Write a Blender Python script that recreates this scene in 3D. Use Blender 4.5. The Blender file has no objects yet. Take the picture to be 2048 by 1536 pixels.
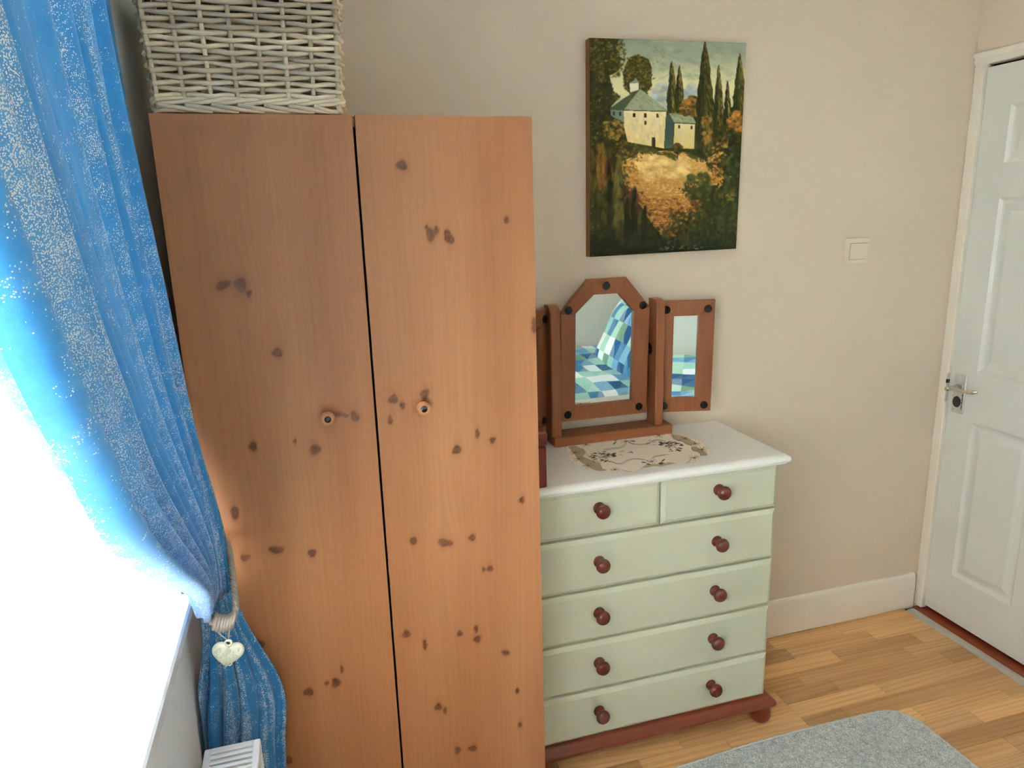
import bpy, math, random
import numpy as np
from mathutils import Vector, Matrix

random.seed(7)
rng = np.random.default_rng(11)
S = bpy.context.scene
COL = S.collection
PI = math.pi

# ------------------------------------------------------------------ camera, sky, light, exposure
cam_d = bpy.data.cameras.new('camera'); cam = bpy.data.objects.new('camera', cam_d); COL.objects.link(cam)
cam_d.sensor_fit = 'HORIZONTAL'; cam_d.sensor_width = 36.0; cam_d.lens = 36.0 * 1420.5 / 2048
cam_d.clip_start = 0.02; cam_d.clip_end = 100
_y, _p, _r = .2785, .235, -.0294
_f = Vector((math.sin(_y)*math.cos(_p), math.cos(_y)*math.cos(_p), -math.sin(_p)))
_r0 = Vector((math.cos(_y), -math.sin(_y), 0)); _u0 = _r0.cross(_f)
_R = _r0*math.cos(_r) + _u0*math.sin(_r); _U = -_r0*math.sin(_r) + _u0*math.cos(_r)
cam.matrix_world = Matrix(((_R.x, _U.x, -_f.x, -.0664), (_R.y, _U.y, -_f.y, -2.0315), (_R.z, _U.z, -_f.z, 1.5794), (0, 0, 0, 1)))
S.camera = cam

W = bpy.data.worlds.new('overcast_sky'); S.world = W; W.use_nodes = True
_bg = W.node_tree.nodes['Background']
_bg.inputs[0].default_value = (1.0, .98, .955, 1); _bg.inputs[1].default_value = 30.0
por = bpy.data.lights.new('window_portal', 'AREA'); por.shape = 'RECTANGLE'; por.size = 1.72; por.size_y = 1.34
por.cycles.is_portal = True
po = bpy.data.objects.new('window_portal', por); COL.objects.link(po)
po.location = (-.66, -1.535, 1.55)
po.rotation_euler = Vector((1, 0, 0)).to_track_quat('-Z', 'Z').to_euler()
S.view_settings.view_transform = 'Standard'; S.view_settings.look = 'None'
S.view_settings.exposure = 1.28; S.view_settings.gamma = 1.0; S.view_settings.use_curve_mapping = False
S.cycles.max_bounces = 14; S.cycles.diffuse_bounces = 8; S.cycles.glossy_bounces = 6
S.cycles.transmission_bounces = 8; S.cycles.transparent_max_bounces = 16
S.cycles.caustics_reflective = False; S.cycles.caustics_refractive = False
S.cycles.sample_clamp_indirect = 12.0

# ------------------------------------------------------------------ helpers
def lin(c):
    return tuple(((v/255)/12.92 if v/255 <= .04045 else (((v/255)+.055)/1.055)**2.4) for v in c)
def linv(a):
    a = np.asarray(a, float)/255
    return np.where(a <= .04045, a/12.92, ((a+.055)/1.055)**2.4)

class MB:
    def __init__(s): s.v = []; s.f = []
    def add(s, vs, fs):
        n = len(s.v); s.v += [tuple(v) for v in vs]; s.f += [tuple(i+n for i in f) for f in fs]
    def xform(s, M):
        s.v = [tuple(M @ Vector(v)) for v in s.v]; return s

def box(mb, x0, x1, y0, y1, z0, z1, c=0.002):
    """box with chamfered edges"""
    X, Y, Z = (x0, x1), (y0, y1), (z0, z1)
    c = min(c, (x1-x0)*.45, (y1-y0)*.45, (z1-z0)*.45)
    if c <= 0:
        vs = [(X[i], Y[j], Z[k]) for i in (0, 1) for j in (0, 1) for k in (0, 1)]
        mb.add(vs, [(0, 1, 3, 2), (4, 6, 7, 5), (0, 4, 5, 1), (2, 3, 7, 6), (0, 2, 6, 4), (1, 5, 7, 3)]); return
    vs = []; idx = {}
    for i in (0, 1):
        for j in (0, 1):
            for k in (0, 1):
                sx, sy, sz = (1-2*i)*c, (1-2*j)*c, (1-2*k)*c
                idx[i, j, k] = len(vs)
                vs += [(X[i], Y[j]+sy, Z[k]+sz), (X[i]+sx, Y[j], Z[k]+sz), (X[i]+sx, Y[j]+sy, Z[k])]
    q = lambda a, i, j, k: idx[i, j, k]+a
    fs = [(q(0,0,0,0), q(0,0,0,1), q(0,0,1,1), q(0,0,1,0)), (q(0,1,0,0), q(0,1,1,0), q(0,1,1,1), q(0,1,0,1)),
          (q(1,0,0,0), q(1,1,0,0), q(1,1,0,1), q(1,0,0,1)), (q(1,0,1,0), q(1,0,1,1), q(1,1,1,1), q(1,1,1,0)),
          (q(2,0,0,0), q(2,0,1,0), q(2,1,1,0), q(2,1,0,0)), (q(2,0,0,1), q(2,1,0,1), q(2,1,1,1), q(2,0,1,1))]
    for k in (0, 1):
        for i in (0, 1):
            fs.append((q(0,i,0,k), q(2,i,0,k), q(2,i,1,k), q(0,i,1,k)))
        for j in (0, 1):
            fs.append((q(1,0,j,k), q(2,0,j,k), q(2,1,j,k), q(1,1,j,k)))
    for i in (0, 1):
        for j in (0, 1):
            fs.append((q(0,i,j,0), q(1,i,j,0), q(1,i,j,1), q(0,i,j,1)))
    for i in (0, 1):
        for j in (0, 1):
            for k in (0, 1): fs.append((q(0,i,j,k), q(1,i,j,k), q(2,i,j,k)))
    mb.add(vs, fs)

def loft(mb, loops, closed=True, caps=True):
    n = len(loops[0]); base = len(mb.v); vs = [p for L in loops for p in L]; fs = []
    for a in range(len(loops)-1):
        for i in range(n if closed else n-1):
            j = (i+1) % n
            fs.append((a*n+i, a*n+j, (a+1)*n+j, (a+1)*n+i))
    if caps:
        fs.append(tuple(range(n))[::-1]); fs.append(tuple((len(loops)-1)*n+i for i in range(n)))
    mb.add(vs, fs)

def rrect(x0, x1, y0, y1, r, z, n=5):
    pts = []
    for cx, cy, a0 in ((x1-r, y1-r, 0), (x0+r, y1-r, 90), (x0+r, y0+r, 180), (x1-r, y0+r, 270)):
        for i in range(n):
            a = math.radians(a0+90*i/(n-1)); pts.append((cx+r*math.cos(a), cy+r*math.sin(a), z))
    return pts

def lathe(mb, c, prof, ax='y', n=24, sgn=-1):
    """prof: (distance along axis*sgn, radius)"""
    loops = []
    for d, r in prof:
        L = []
        for i in range(n):
            a = 2*PI*i/n; p, q = r*math.cos(a), r*math.sin(a); h = d*sgn
            L.append({'y': (c[0]+p, c[1]+h, c[2]+q), 'z': (c[0]+p, c[1]+q, c[2]+h), 'x': (c[0]+h, c[1]+p, c[2]+q)}[ax])
        loops.append(L)
    loft(mb, loops)

def tube(mb, pts, r, n=8, closed=False, caps=True, up=(0, 0, 1)):
    P = [Vector(p) for p in pts]; m = len(P); up = Vector(up); loops = []
    rs = r if hasattr(r, '__len__') else [r]*m
    for i in range(m):
        if closed: t = P[(i+1) % m]-P[i-1]
        else: t = P[min(i+1, m-1)]-P[max(i-1, 0)]
        t.normalize()
        a = t.cross(up)
        if a.length < .05: a = t.cross(Vector((1, .3, 0)))
        a.normalize(); b = a.cross(t)
        loops.append([tuple(P[i]+(a*math.cos(2*PI*k/n)+b*math.sin(2*PI*k/n))*rs[i]) for k in range(n)])
    if closed: loops.append(loops[0])
    loft(mb, loops, caps=caps and not closed)

def prism(mb, poly, M, d0, d1):
    """poly in (s,t); M maps (s,depth,t) to world"""
    n = len(poly)
    vs = [M(s, d0, t) for s, t in poly]+[M(s, d1, t) for s, t in poly]
    fs = [tuple(range(n)), tuple(range(n, 2*n))[::-1]]+[(i, i+n, (i+1) % n+n, (i+1) % n) for i in range(n)]
    mb.add(vs, fs)

ORG = {}
def empty(name, loc, label=None, cat=None, group=None, kind=None):
    o = bpy.data.objects.new(name, None); COL.objects.link(o); o.location = loc; o.empty_display_size = .05
    ORG[o.name] = Vector(loc); tag(o, label, cat, group, kind); return o
def tag(o, label=None, cat=None, group=None, kind=None):
    if label: o['label'] = label
    if cat: o['category'] = cat
    if group: o['group'] = group
    if kind: o['kind'] = kind
    return o
def mesh_from(name, mb, mat, smooth=0, org=Vector((0, 0, 0))):
    me = bpy.data.meshes.new(name)
    me.from_pydata([(v[0]-org.x, v[1]-org.y, v[2]-org.z) for v in mb.v], [], mb.f)
    if mat: me.materials.append(mat)
    if smooth:
        me.polygons.foreach_set('use_smooth', [True]*len(me.polygons))
        if smooth < 180:
            me.set_sharp_from_angle(angle=math.radians(smooth))
    return me
def recalc(me):
    import bmesh
    b = bmesh.new(); b.from_mesh(me); bmesh.ops.recalc_face_normals(b, faces=b.faces); b.to_mesh(me); b.free()
def obj(name, mb, mat, parent=None, smooth=40, org=None, fix=True):
    o_ = ORG[parent.name] if parent else Vector(org or (0, 0, 0))
    me = mesh_from(name, mb, mat, smooth, o_)
    if fix: recalc(me)
    o = bpy.data.objects.new(name, me); COL.objects.link(o)
    if parent: o.parent = parent
    else: o.location = o_
    ORG[o.name] = o_; return o
def copy_part(src, parent, loc):
    c = src.copy(); COL.objects.link(c); c.parent = parent; c.location = loc; ORG[c.name] = ORG[parent.name]; return c

# ------------------------------------------------------------------ materials
class NT:
    def __init__(s, name):
        s.m = bpy.data.materials.new(name); s.m.use_nodes = True; s.t = s.m.node_tree; s.t.nodes.clear()
        s.out = s.n('ShaderNodeOutputMaterial')
    def n(s, typ, props=None, **ins):
        nd = s.t.nodes.new(typ)
        for k, v in (props or {}).items(): setattr(nd, k, v)
        for k, v in ins.items():
            key = int(k[1:]) if k[0] == 'i' and k[1:].isdigit() else k.replace('_', ' ')
            s.set(nd.inputs[key], v)
        return nd
    def set(s, sock, v):
        if isinstance(v, bpy.types.Node): v = v.outputs[0]
        if isinstance(v, bpy.types.NodeSocket): s.t.links.new(v, sock)
        else:
            if hasattr(sock.default_value, '__len__') and hasattr(v, '__len__') and len(sock.default_value) == 4 and len(v) == 3: v = (*v, 1)
            sock.default_value = v
    def math(s, op, a, b=0.0, c=None):
        nd = s.n('ShaderNodeMath', {'operation': op}); s.set(nd.inputs[0], a); s.set(nd.inputs[1], b)
        if c is not None: s.set(nd.inputs[2], c)
        return nd.outputs[0]
    def mix(s, f, a, b, blend='MIX'):
        nd = s.n('ShaderNodeMix', {'data_type': 'RGBA', 'blend_type': blend})
        s.set(nd.inputs[0], f); s.set(nd.inputs[6], a); s.set(nd.inputs[7], b); return nd.outputs[2]
    def ramp(s, f, stops, interp='LINEAR'):
        nd = s.n('ShaderNodeValToRGB'); cr = nd.color_ramp; cr.interpolation = interp; s.set(nd.inputs[0], f)
        while len(cr.elements) < len(stops): cr.elements.new(.5)
        for e, (p, c) in zip(cr.elements, stops): e.position = p; e.color = (*c, 1) if len(c) == 3 else c
        return nd.outputs[0]
    def noise(s, vec, scale, detail=3, rough=.5, dist=0):
        return s.n('ShaderNodeTexNoise', None, Vector=vec, Scale=scale, Detail=detail, Roughness=rough, Distortion=dist).outputs[0]
    def scaled(s, vec, sc, off=None):
        nd = s.n('ShaderNodeMapping', None, Vector=vec); nd.inputs['Scale'].default_value = sc
        if off is not None: s.set(nd.inputs['Location'], off)
        return nd.outputs[0]
    def obj(s): return s.n('ShaderNodeTexCoord').outputs['Object']
    def pos(s): return s.n('ShaderNodeNewGeometry').outputs['Position']
    def attr(s, name): return s.n('ShaderNodeAttribute', {'attribute_name': name})
    def bump(s, h, strength=.2, dist=.002):
        return s.n('ShaderNodeBump', None, Height=h, Strength=strength, Distance=dist).outputs[0]
    def prin(s, color, rough=.5, metal=0, normal=None, spec=.5, **kw):
        nd = s.n('ShaderNodeBsdfPrincipled'); s.set(nd.inputs['Base Color'], color); s.set(nd.inputs['Roughness'], rough)
        s.set(nd.inputs['Metallic'], metal); s.set(nd.inputs['Specular IOR Level'], spec)
        if normal is not None: s.set(nd.inputs['Normal'], normal)
        for k, v in kw.items(): s.set(nd.inputs[k.replace('_', ' ')], v)
        return nd.outputs[0]
    def done(s, sh): s.t.links.new(sh, s.out.inputs[0]); return s.m

def plain(name, c, rough=.5, metal=0, spec=.5, nscale=0, nstr=.1, vary=0, vscale=4):
    t = NT(name); col = lin(c); nrm = None
    if vary:
        f = t.noise(t.obj(), vscale, 4)
        col = t.mix(f, lin([v*(1-vary) for v in c]), lin([min(255, v*(1+vary)) for v in c]))
    if nscale: nrm = t.bump(t.noise(t.obj(), nscale, 4), nstr, .002)
    return t.done(t.prin(col, rough, metal, nrm, spec))

def wood(name, light, mid, dark, along='z', ring=26., fine=140., rough=.42, knots=False, perobj=False, spec=.4, vary=.5, knotcol=(88, 52, 32), dist=5.0):
    t = NT(name)
    P = t.attr('gc').outputs['Vector'] if knots else t.pos() if perobj else t.obj()
    off = None
    if perobj:
        r = t.n('ShaderNodeObjectInfo').outputs['Random']
        cmb = t.n('ShaderNodeCombineXYZ'); t.set(cmb.inputs[0], t.math('MULTIPLY', r, 37.)); t.set(cmb.inputs[1], t.math('MULTIPLY', r, 91.)); t.set(cmb.inputs[2], t.math('MULTIPLY', r, 13.))
        off = cmb.outputs[0]
    a = 'xyz'.index(along)
    def sc(k, al): v = [k, k, k]; v[a] = al; return tuple(v)
    big = t.noise(t.scaled(P, sc(1, .11), off), ring*.16, 2, .45)
    sepP = t.n('ShaderNodeSeparateXYZ', None, Vector=t.scaled(P, sc(1, .02), off))
    lat = t.math('ADD', sepP.outputs[(a+1) % 3], sepP.outputs[(a+2) % 3])
    ph = t.math('MULTIPLY', t.math('ADD', lat, t.math('MULTIPLY', big, dist*.045)), ring*6.0)
    w = t.math('PINGPONG', ph, 1.0)
    fn = t.noise(t.scaled(P, sc(1, .02), off), fine, 3, .6)
    br = t.noise(t.scaled(P, sc(1, .10), off), 7.0, 3, .5)
    c = t.mix(t.ramp(br, [(.30, (0, 0, 0)), (.70, (1, 1, 1))]), lin(mid), lin(light))
    c = t.mix(t.math('MULTIPLY', t.ramp(w, [(.40, (0, 0, 0)), (1., (1, 1, 1))]), vary*.34), c, lin(dark))
    if knots:
        st = t.noise(t.scaled(P, sc(1, .07)), 3.2, 2, .5); c = t.mix(t.math('MULTIPLY', t.ramp(st, [(.42, (0, 0, 0)), (.66, (1, 1, 1))]), .30), c, lin((164, 98, 62)))
    c = t.mix(t.math('MULTIPLY', t.ramp(fn, [(.42, (0, 0, 0)), (.75, (1, 1, 1))]), vary*.5), c, lin(dark))
    if perobj:
        f = t.n('ShaderNodeObjectInfo').outputs['Random']
        c = t.mix(1.0, c, t.ramp(t.math('FRACT', t.math('MULTIPLY', f, 7.31)), [(0, (.66, .63, .60)), (.3, (.86, .84, .82)), (.7, (1.04, 1.03, 1.0)), (1, (1.22, 1.20, 1.16))]), 'MULTIPLY')
    if knots:
        k = t.attr('knot').outputs['Fac']
        c = t.mix(t.ramp(k, [(.03, (0, 0, 0)), (.35, (.5, .5, .5)), (.6, (.70, .70, .70)), (1, (.84, .84, .84))]), c, t.ramp(k, [(.2, lin((150, 88, 54))), (.5, lin((126, 70, 42))), (.72, lin((104, 58, 38))), (.95, lin((64, 36, 26)))]))
    n = t.bump(fn, .06, .001)
    return t.done(t.prin(c, rough, 0, n, spec))

M = {}
M['wall'] = plain('cream_wall_paint', (221, 207, 189), .75, spec=.25, nscale=160, nstr=.05, vary=.012, vscale=1.5)
M['wall_rear'] = plain('pale_wall_paint', (226, 226, 216), .75, spec=.25, nscale=160, nstr=.05)
M['reveal'] = plain('white_wall_paint', (220, 228, 234), .7, spec=.3, nscale=120, nstr=.05)
M['ceiling'] = plain('white_ceiling_paint', (240, 238, 232), .9, spec=.1)
M['skirting'] = plain('skirting_paint', (236, 229, 216), .45, nscale=40, nstr=.06, vary=.02)
M['gloss'] = plain('white_gloss_paint', (230, 230, 224), .3, nscale=25, nstr=.03)
M['sill'] = plain('white_sill_gloss', (240, 242, 242), .22, nscale=18, nstr=.02)
M['door'] = plain('white_door_paint', (222, 224, 218), .32, nscale=60, nstr=.03, vary=.008)
M['upvc'] = plain('white_plastic', (240, 242, 244), .3)
M['radiator'] = plain('white_radiator_enamel', (232, 234, 238), .3)
M['dark'] = plain('dark_gap', (18, 15, 13), .9, spec=.1)
M['alu'] = plain('brushed_aluminium', (200, 200, 194), .42, .55, nscale=90, nstr=.05)
M['chrome'] = plain('worn_chrome', (205, 203, 196), .22, .95, nscale=50, nstr=.08)
M['platem'] = plain('worn_metal_plate', (205, 206, 200), .35, .45, vary=.12, vscale=90)
M['black'] = plain('black_iron', (30, 30, 34), .5, .3, nscale=110, nstr=.35)
M['gunmetal'] = plain('dark_metal_cap', (70, 72, 72), .18, .9)
M['switch'] = plain('cream_switch_plastic', (226, 214, 196), .35)
M['sage'] = plain('sage_green_paint', (204, 205, 182), .42, nscale=45, nstr=.04, vary=.012, vscale=6)
M['ctop'] = plain('white_tabletop_gloss', (242, 241, 238), .22, nscale=20, nstr=.02)
M['cknob'] = wood('mahogany_knob', (112, 48, 34), (92, 38, 28), (60, 22, 16), rough=.12, spec=.7, ring=60)
M['mahog'] = wood('mahogany_stain', (140, 66, 40), (118, 52, 32), (78, 32, 20), along='x', rough=.28, ring=30, spec=.55)
M['redbox'] = wood('red_box_wood', (128, 52, 34), (110, 42, 28), (80, 28, 20), along='z', rough=.3, spec=.5)
M['mirwood'] = wood('antique_pine_upright', (158, 99, 64), (133, 79, 49), (92, 50, 30), along='z', ring=34, rough=.38)
M['mirwoodx'] = wood('antique_pine_across', (156, 98, 64), (130, 77, 48), (90, 48, 29), along='x', ring=34, rough=.38)
M['pine'] = wood('pine_door', (190, 133, 91), (171, 113, 74), (130, 80, 52), along='z', ring=22, rough=.40, knots=True, vary=.28, knotcol=(96, 56, 38))
M['pinep'] = wood('pine_carcass', (206, 152, 98), (190, 132, 82), (150, 96, 54), along='z', ring=22, rough=.42)
M['wknob'] = plain('turned_pine_knob', (204, 146, 102), .28, vary=.06, vscale=60)
M['plank'] = wood('oak_laminate', (236, 190, 136), (216, 166, 110), (168, 118, 72), along='x', ring=16, fine=120, rough=.36, perobj=True, vary=.85, dist=9)
M['thresh'] = wood('red_threshold_wood', (150, 72, 44), (128, 58, 36), (86, 36, 22), along='y', rough=.32, ring=24)
M['wicker'] = wood('grey_willow', (246, 232, 210), (224, 208, 184), (160, 142, 120), along='x', ring=20, fine=90, rough=.6, vary=.6, perobj=True)
M['wickerd'] = wood('dark_willow', (190, 176, 154), (160, 144, 122), (104, 90, 72), along='x', ring=20, fine=90, rough=.65, vary=.6)
M['canvas_side'] = plain('canvas_edge', (140, 92, 56), .7, vary=.08, vscale=30)
M['heart'] = plain('cream_ceramic', (226, 226, 206), .45, nscale=70, nstr=.06)
M['string'] = plain('cream_string', (214, 206, 190), .8)
M['rope'] = plain('silver_beige_cord', (182, 170, 158), .45, .15, nscale=300, nstr=.3)
M['sheet'] = plain('white_cotton', (232, 234, 236), .85, nscale=60, nstr=.1)
M['label'] = plain('paper_label', (205, 206, 198), .6)

def mirror_mat():
    t = NT('mirror_silver'); return t.done(t.prin((.90, .945, .92), .015, 1.0))
M['mirror'] = mirror_mat()
def glass_mat():
    t = NT('window_glass'); tr = t.n('ShaderNodeBsdfTransparent', None, Color=(.97, .985, .98)); gl = t.n('ShaderNodeBsdfGlossy', None, Roughness=.02)
    bf = t.n('ShaderNodeNewGeometry').outputs['Backfacing']; fr = t.n('ShaderNodeFresnel', None, IOR=t.math('SUBTRACT', 1.45, t.math('MULTIPLY', bf, 1.45-1/1.45))); mx = t.n('ShaderNodeMixShader'); t.set(mx.inputs[0], fr); t.set(mx.inputs[1], tr); t.set(mx.inputs[2], gl)
    return t.done(mx.outputs[0])
M['glass'] = glass_mat()
def slat_mat():
    t = NT('white_blind_slat'); p = t.prin(lin((238, 242, 248)), .4); tr = t.n('ShaderNodeBsdfTranslucent', None, Color=(.93, .93, .92, 1))
    mx = t.n('ShaderNodeMixShader'); mx.inputs[0].default_value = .58; t.set(mx.inputs[1], p); t.set(mx.inputs[2], tr); return t.done(mx.outputs[0])
M['slat'] = slat_mat()
def attr_mat(name, attr, rough=.6, bscale=0, bstr=.1, spec=.3):
    t = NT(name); c = t.attr(attr).outputs['Color']; n = t.bump(t.noise(t.obj(), bscale, 3), bstr, .001) if bscale else None
    return t.done(t.prin(c, rough, 0, n, spec))
M['painting'] = attr_mat('oil_paint', 'paint', .6, 260, .25, .18)
M['doily'] = attr_mat('embroidered_linen', 'paint', .85, 900, .3, .15)

def curtain_mat():
    t = NT('blue_glitter_curtain'); uv = t.n('ShaderNodeUVMap').outputs[0]
    sep = t.n('ShaderNodeSeparateXYZ', None, Vector=uv); u = sep.outputs[0]
    uvf = t.obj(); uvb = t.n('ShaderNodeUVMap', {'uv_map': 'UVMap'}).outputs[0]
    vor = t.n('ShaderNodeTexVoronoi', {'feature': 'F1'}, Vector=uvf, Scale=640., Randomness=1.0)
    rnd = t.n('ShaderNodeSeparateColor', None, Color=vor.outputs['Color'])
    band = t.noise(t.scaled(uvb, (13., .9, 1.)), 1.0, 2, .6)
    patch = t.noise(uvf, 34., 3, .6)
    dens = t.math('ADD', t.math('MULTIPLY', t.ramp(band, [(.45, (0, 0, 0)), (.60, (1, 1, 1))]), .60), t.math('MULTIPLY', t.math('SUBTRACT', patch, .52), 1.5))
    sb = t.n('ShaderNodeSeparateXYZ', None, Vector=uvb).outputs[0]
    lead = t.ramp(t.math('DIVIDE', sb, 1.55), [(.80, (0, 0, 0)), (.86, (1, 1, 1)), (.965, (1, 1, 1)), (.99, (0, 0, 0))])
    dens = t.math('ADD', dens, t.math('MULTIPLY', lead, .34))
    on = t.math('MULTIPLY', t.math('LESS_THAN', rnd.outputs[0], t.math('ADD', dens, .03)), t.math('LESS_THAN', vor.outputs['Distance'], .46))
    weave = t.noise(uvf, 70., 4, .7)
    col = t.mix(weave, lin((22, 104, 164)), lin((48, 134, 190))); col = t.mix(t.math('MULTIPLY', t.math('MAXIMUM', dens, 0.), .30), col, lin((150, 190, 214)))
    nrm = t.bump(t.noise(uvf, 700., 2), .15, .0006)
    cloth = t.prin(col, .7, 0, nrm, .3, Sheen_Weight=.25)
    tl = t.n('ShaderNodeBsdfTranslucent', None, Color=t.mix(weave, lin((50, 150, 226)), lin((96, 182, 240))))
    mx = t.n('ShaderNodeMixShader'); mx.inputs[0].default_value = .042; t.set(mx.inputs[1], cloth); t.set(mx.inputs[2], tl)
    trn = t.n('ShaderNodeBsdfTransparent', None, Color=(.75, .9, 1., 1)); m2 = t.n('ShaderNodeMixShader'); m2.inputs[0].default_value = .0
    t.set(m2.inputs[1], mx); t.set(m2.inputs[2], trn)
    foil = t.prin(t.mix(rnd.outputs[1], lin((226, 232, 240)), lin((250, 240, 232))), .38, .55, None, .6)
    m3 = t.n('ShaderNodeMixShader'); t.set(m3.inputs[0], on); t.set(m3.inputs[1], m2); t.set(m3.inputs[2], foil)
    return t.done(m3.outputs[0])
M['curtain'] = curtain_mat()

def patch_mat(name, cw, ch, seed):
    t = NT(name); uv = t.n('ShaderNodeUVMap').outputs[0]
    s = t.n('ShaderNodeVectorMath', {'operation': 'DIVIDE'}); t.set(s.inputs[0], uv); s.inputs[1].default_value = (cw, ch, 1)
    fl = t.n('ShaderNodeVectorMath', {'operation': 'FLOOR'}); t.set(fl.inputs[0], s.outputs[0])
    ad = t.n('ShaderNodeVectorMath', {'operation': 'ADD'}); t.set(ad.inputs[0], fl.outputs[0]); ad.inputs[1].default_value = (seed, seed*1.7, 0)
    wn = t.n('ShaderNodeTexWhiteNoise', {'noise_dimensions': '2D'}, Vector=ad.outputs[0])
    pal = [(38, 92, 138), (40, 96, 142), (236, 240, 242), (122, 158, 132), (160, 208, 196), (104, 158, 198), (236, 240, 242), (70, 130, 176), (172, 212, 190), (120, 172, 206)]
    c = t.ramp(wn.outputs['Value'], [(i/len(pal), lin(p)) for i, p in enumerate(pal)], 'CONSTANT')
    fr = t.n('ShaderNodeVectorMath', {'operation': 'FRACTION'}); t.set(fr.inputs[0], s.outputs[0])
    sp = t.n('ShaderNodeSeparateXYZ', None, Vector=fr.outputs[0]); wc = t.n('ShaderNodeSeparateColor', None, Color=wn.outputs['Color'])
    diag = t.math('GREATER_THAN', t.math('SUBTRACT', sp.outputs[0], sp.outputs[1]), t.math('SUBTRACT', t.math('MULTIPLY', wc.outputs[1], 1.2), .6))
    lines = t.math('MULTIPLY', t.math('GREATER_THAN', t.math('SINE', t.math('MULTIPLY', t.math('ADD', sp.outputs[0], sp.outputs[1]), 40.)), .72), t.math('GREATER_THAN', wc.outputs[2], .62))
    lines = t.math('MULTIPLY', lines, diag)
    c = t.mix(t.math('MULTIPLY', diag, .06), c, (1, 1, 1)); c = t.mix(t.math('MULTIPLY', lines, .7), c, (.85, .92, .95))
    return t.done(t.prin(c, .85, 0, t.bump(t.noise(uv, 300, 2), .1, .001), .2))
M['duvet'] = patch_mat('patchwork_duvet', .083, .122, 3.)
M['pillow'] = patch_mat('patchwork_pillow', .075, .11, 15.)
def rug_mat():
    t = NT('grey_rug_pile'); P = t.obj(); a = t.noise(P, 330., 3, .75); b = t.noise(P, 60., 3, .6); d = t.noise(P, 5., 2)
    f = t.math('ADD', t.math('MULTIPLY', a, .75), t.math('MULTIPLY', b, .25))
    c = t.ramp(f, [(.38, lin((140, 148, 154))), (.5, lin((208, 213, 215))), (.62, lin((250, 252, 252)))])
    c = t.mix(t.math('MULTIPLY', d, .25), c, lin((150, 150, 150)))
    return t.done(t.prin(c, .95, 0, t.bump(a, .8, .004), .1))
M['rug'] = rug_mat()
M['rugedge'] = plain('pale_rug_binding', (198, 196, 194), .9, nscale=220, nstr=.6, vary=.12, vscale=120)

# ------------------------------------------------------------------ setting: floor, walls, ceiling
XL, XR, YR, ZC = -.343, 2.172, -2.48, 2.44
WT = .28                                     # outer wall thickness
WY0, WY1, WZ0, WZ1 = -2.38, -.69, .90, 2.20  # window opening
m = MB(); box(m, XL-.02, 2.3, YR-.1, .1, -.06, -.012, 0)
floor = obj('floor', m, M['dark'], smooth=0); tag(floor, kind='structure')

# laminate: 3-strip boards running along the back wall, each block its own piece
rows = [-.018, -.083, -.148, -.214, -.2805, -.346, -.411, -.478, -.543, -.6075, -.6715]
while rows[-1] > YR-.02: rows.append(rows[-1]-.0655)
known = {0: [1.77, 1.47, 1.10, .74], 1: [1.86, 1.50, 1.13, .80], 2: [2.002, 1.648, 1.28, .93], 3: [1.906, 1.437, 1.05, .70],
         4: [2.002, 1.53, 1.316, 1.02, .66], 5: [1.658, 1.316, .90, .52], 6: [1.466, 1.316, 1.037, .75], 7: [2.02, 1.68, 1.20, .86],
         8: [1.839, 1.46, 1.10, .72], 9: [2.03, 1.55, 1.16, .80], 10: [1.828, 1.40, 1.05, .64]}
xend = 2.112
plank_n = 0
for i in range(len(rows)-1):
    y1, y0 = rows[i], max(rows[i+1], YR)
    if i == 0: y1 = -.002
    if y1-y0 < .01: continue
    cuts = list(known.get(i, []))
    x = cuts[-1] if cuts else xend-random.uniform(.08, .4)
    if not cuts: cuts.append(x)
    while x > XL+.25:
        x -= random.choice((.27, .33, .36, .40, .44)); cuts.append(x)
    cuts = [xend]+[c for c in cuts if c > XL+.12]+[XL]
    gb = .0005 if (i % 3 != 1) else .0011
    for a, b in zip(cuts[:-1], cuts[1:]):
        m = MB(); gx = .0009 if abs(a-1.316) < .002 or abs(b-1.316) < .002 else .0004
        zt = random.uniform(-.0003, .0002)
        box(m, b+gx*.5, a-gx*.5, y0+gb*.5, y1-gb*.5, -.011, zt, .0006)
        obj('plank', m, M['plank'], floor, smooth=0, fix=False); plank_n += 1

m = MB(); box(m, -40, XL-WT-.01, -30, 30, -.5, -.06, 0); tag(obj('ground', m, plain('unseen_dark_ground', (92, 92, 82), .9, nscale=6, vary=.08), smooth=0), kind='structure')  # unseen ground, added and kept dark to cut light coming up through the blind
m = MB(); box(m, XL-WT, 2.4, YR-.1, .1, ZC, ZC+.1, 0); tag(obj('ceiling', m, M['ceiling'], smooth=0), kind='structure')
m = MB(); box(m, XL-WT, 2.4, 0, .1, -.05, ZC, 0); tag(obj('wall_back', m, M['wall'], smooth=0), kind='structure')
m = MB(); box(m, XL-WT, 2.4, YR-.1, YR, -.05, ZC, 0); tag(obj('wall_rear', m, M['wall_rear'], smooth=0), kind='structure')
m = MB()
box(m, XL-WT, XL, YR, 0, -.05, WZ0-.03, 0); box(m, XL-WT, XL, YR, 0, WZ1, ZC, 0)
box(m, XL-WT, XL, YR, WY0, WZ0-.03, WZ1, 0); box(m, XL-WT, XL, WY1, 0, WZ0-.03, WZ1, 0)
tag(obj('wall_left', m, M['reveal'], smooth=0), kind='structure')
DY1, DY0, DZ1 = -.045, -.807, 2.007
m = MB()
box(m, XR, XR+.12, YR, DY0-.03, -.05, ZC, 0); box(m, XR, XR+.12, DY0-.03, 0, DZ1+.012, ZC, 0); box(m, XR, XR+.12, -.018, 0, -.05, DZ1+.012, 0)
tag(obj('wall_right', m, M['wall'], smooth=0), kind='structure')
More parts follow.
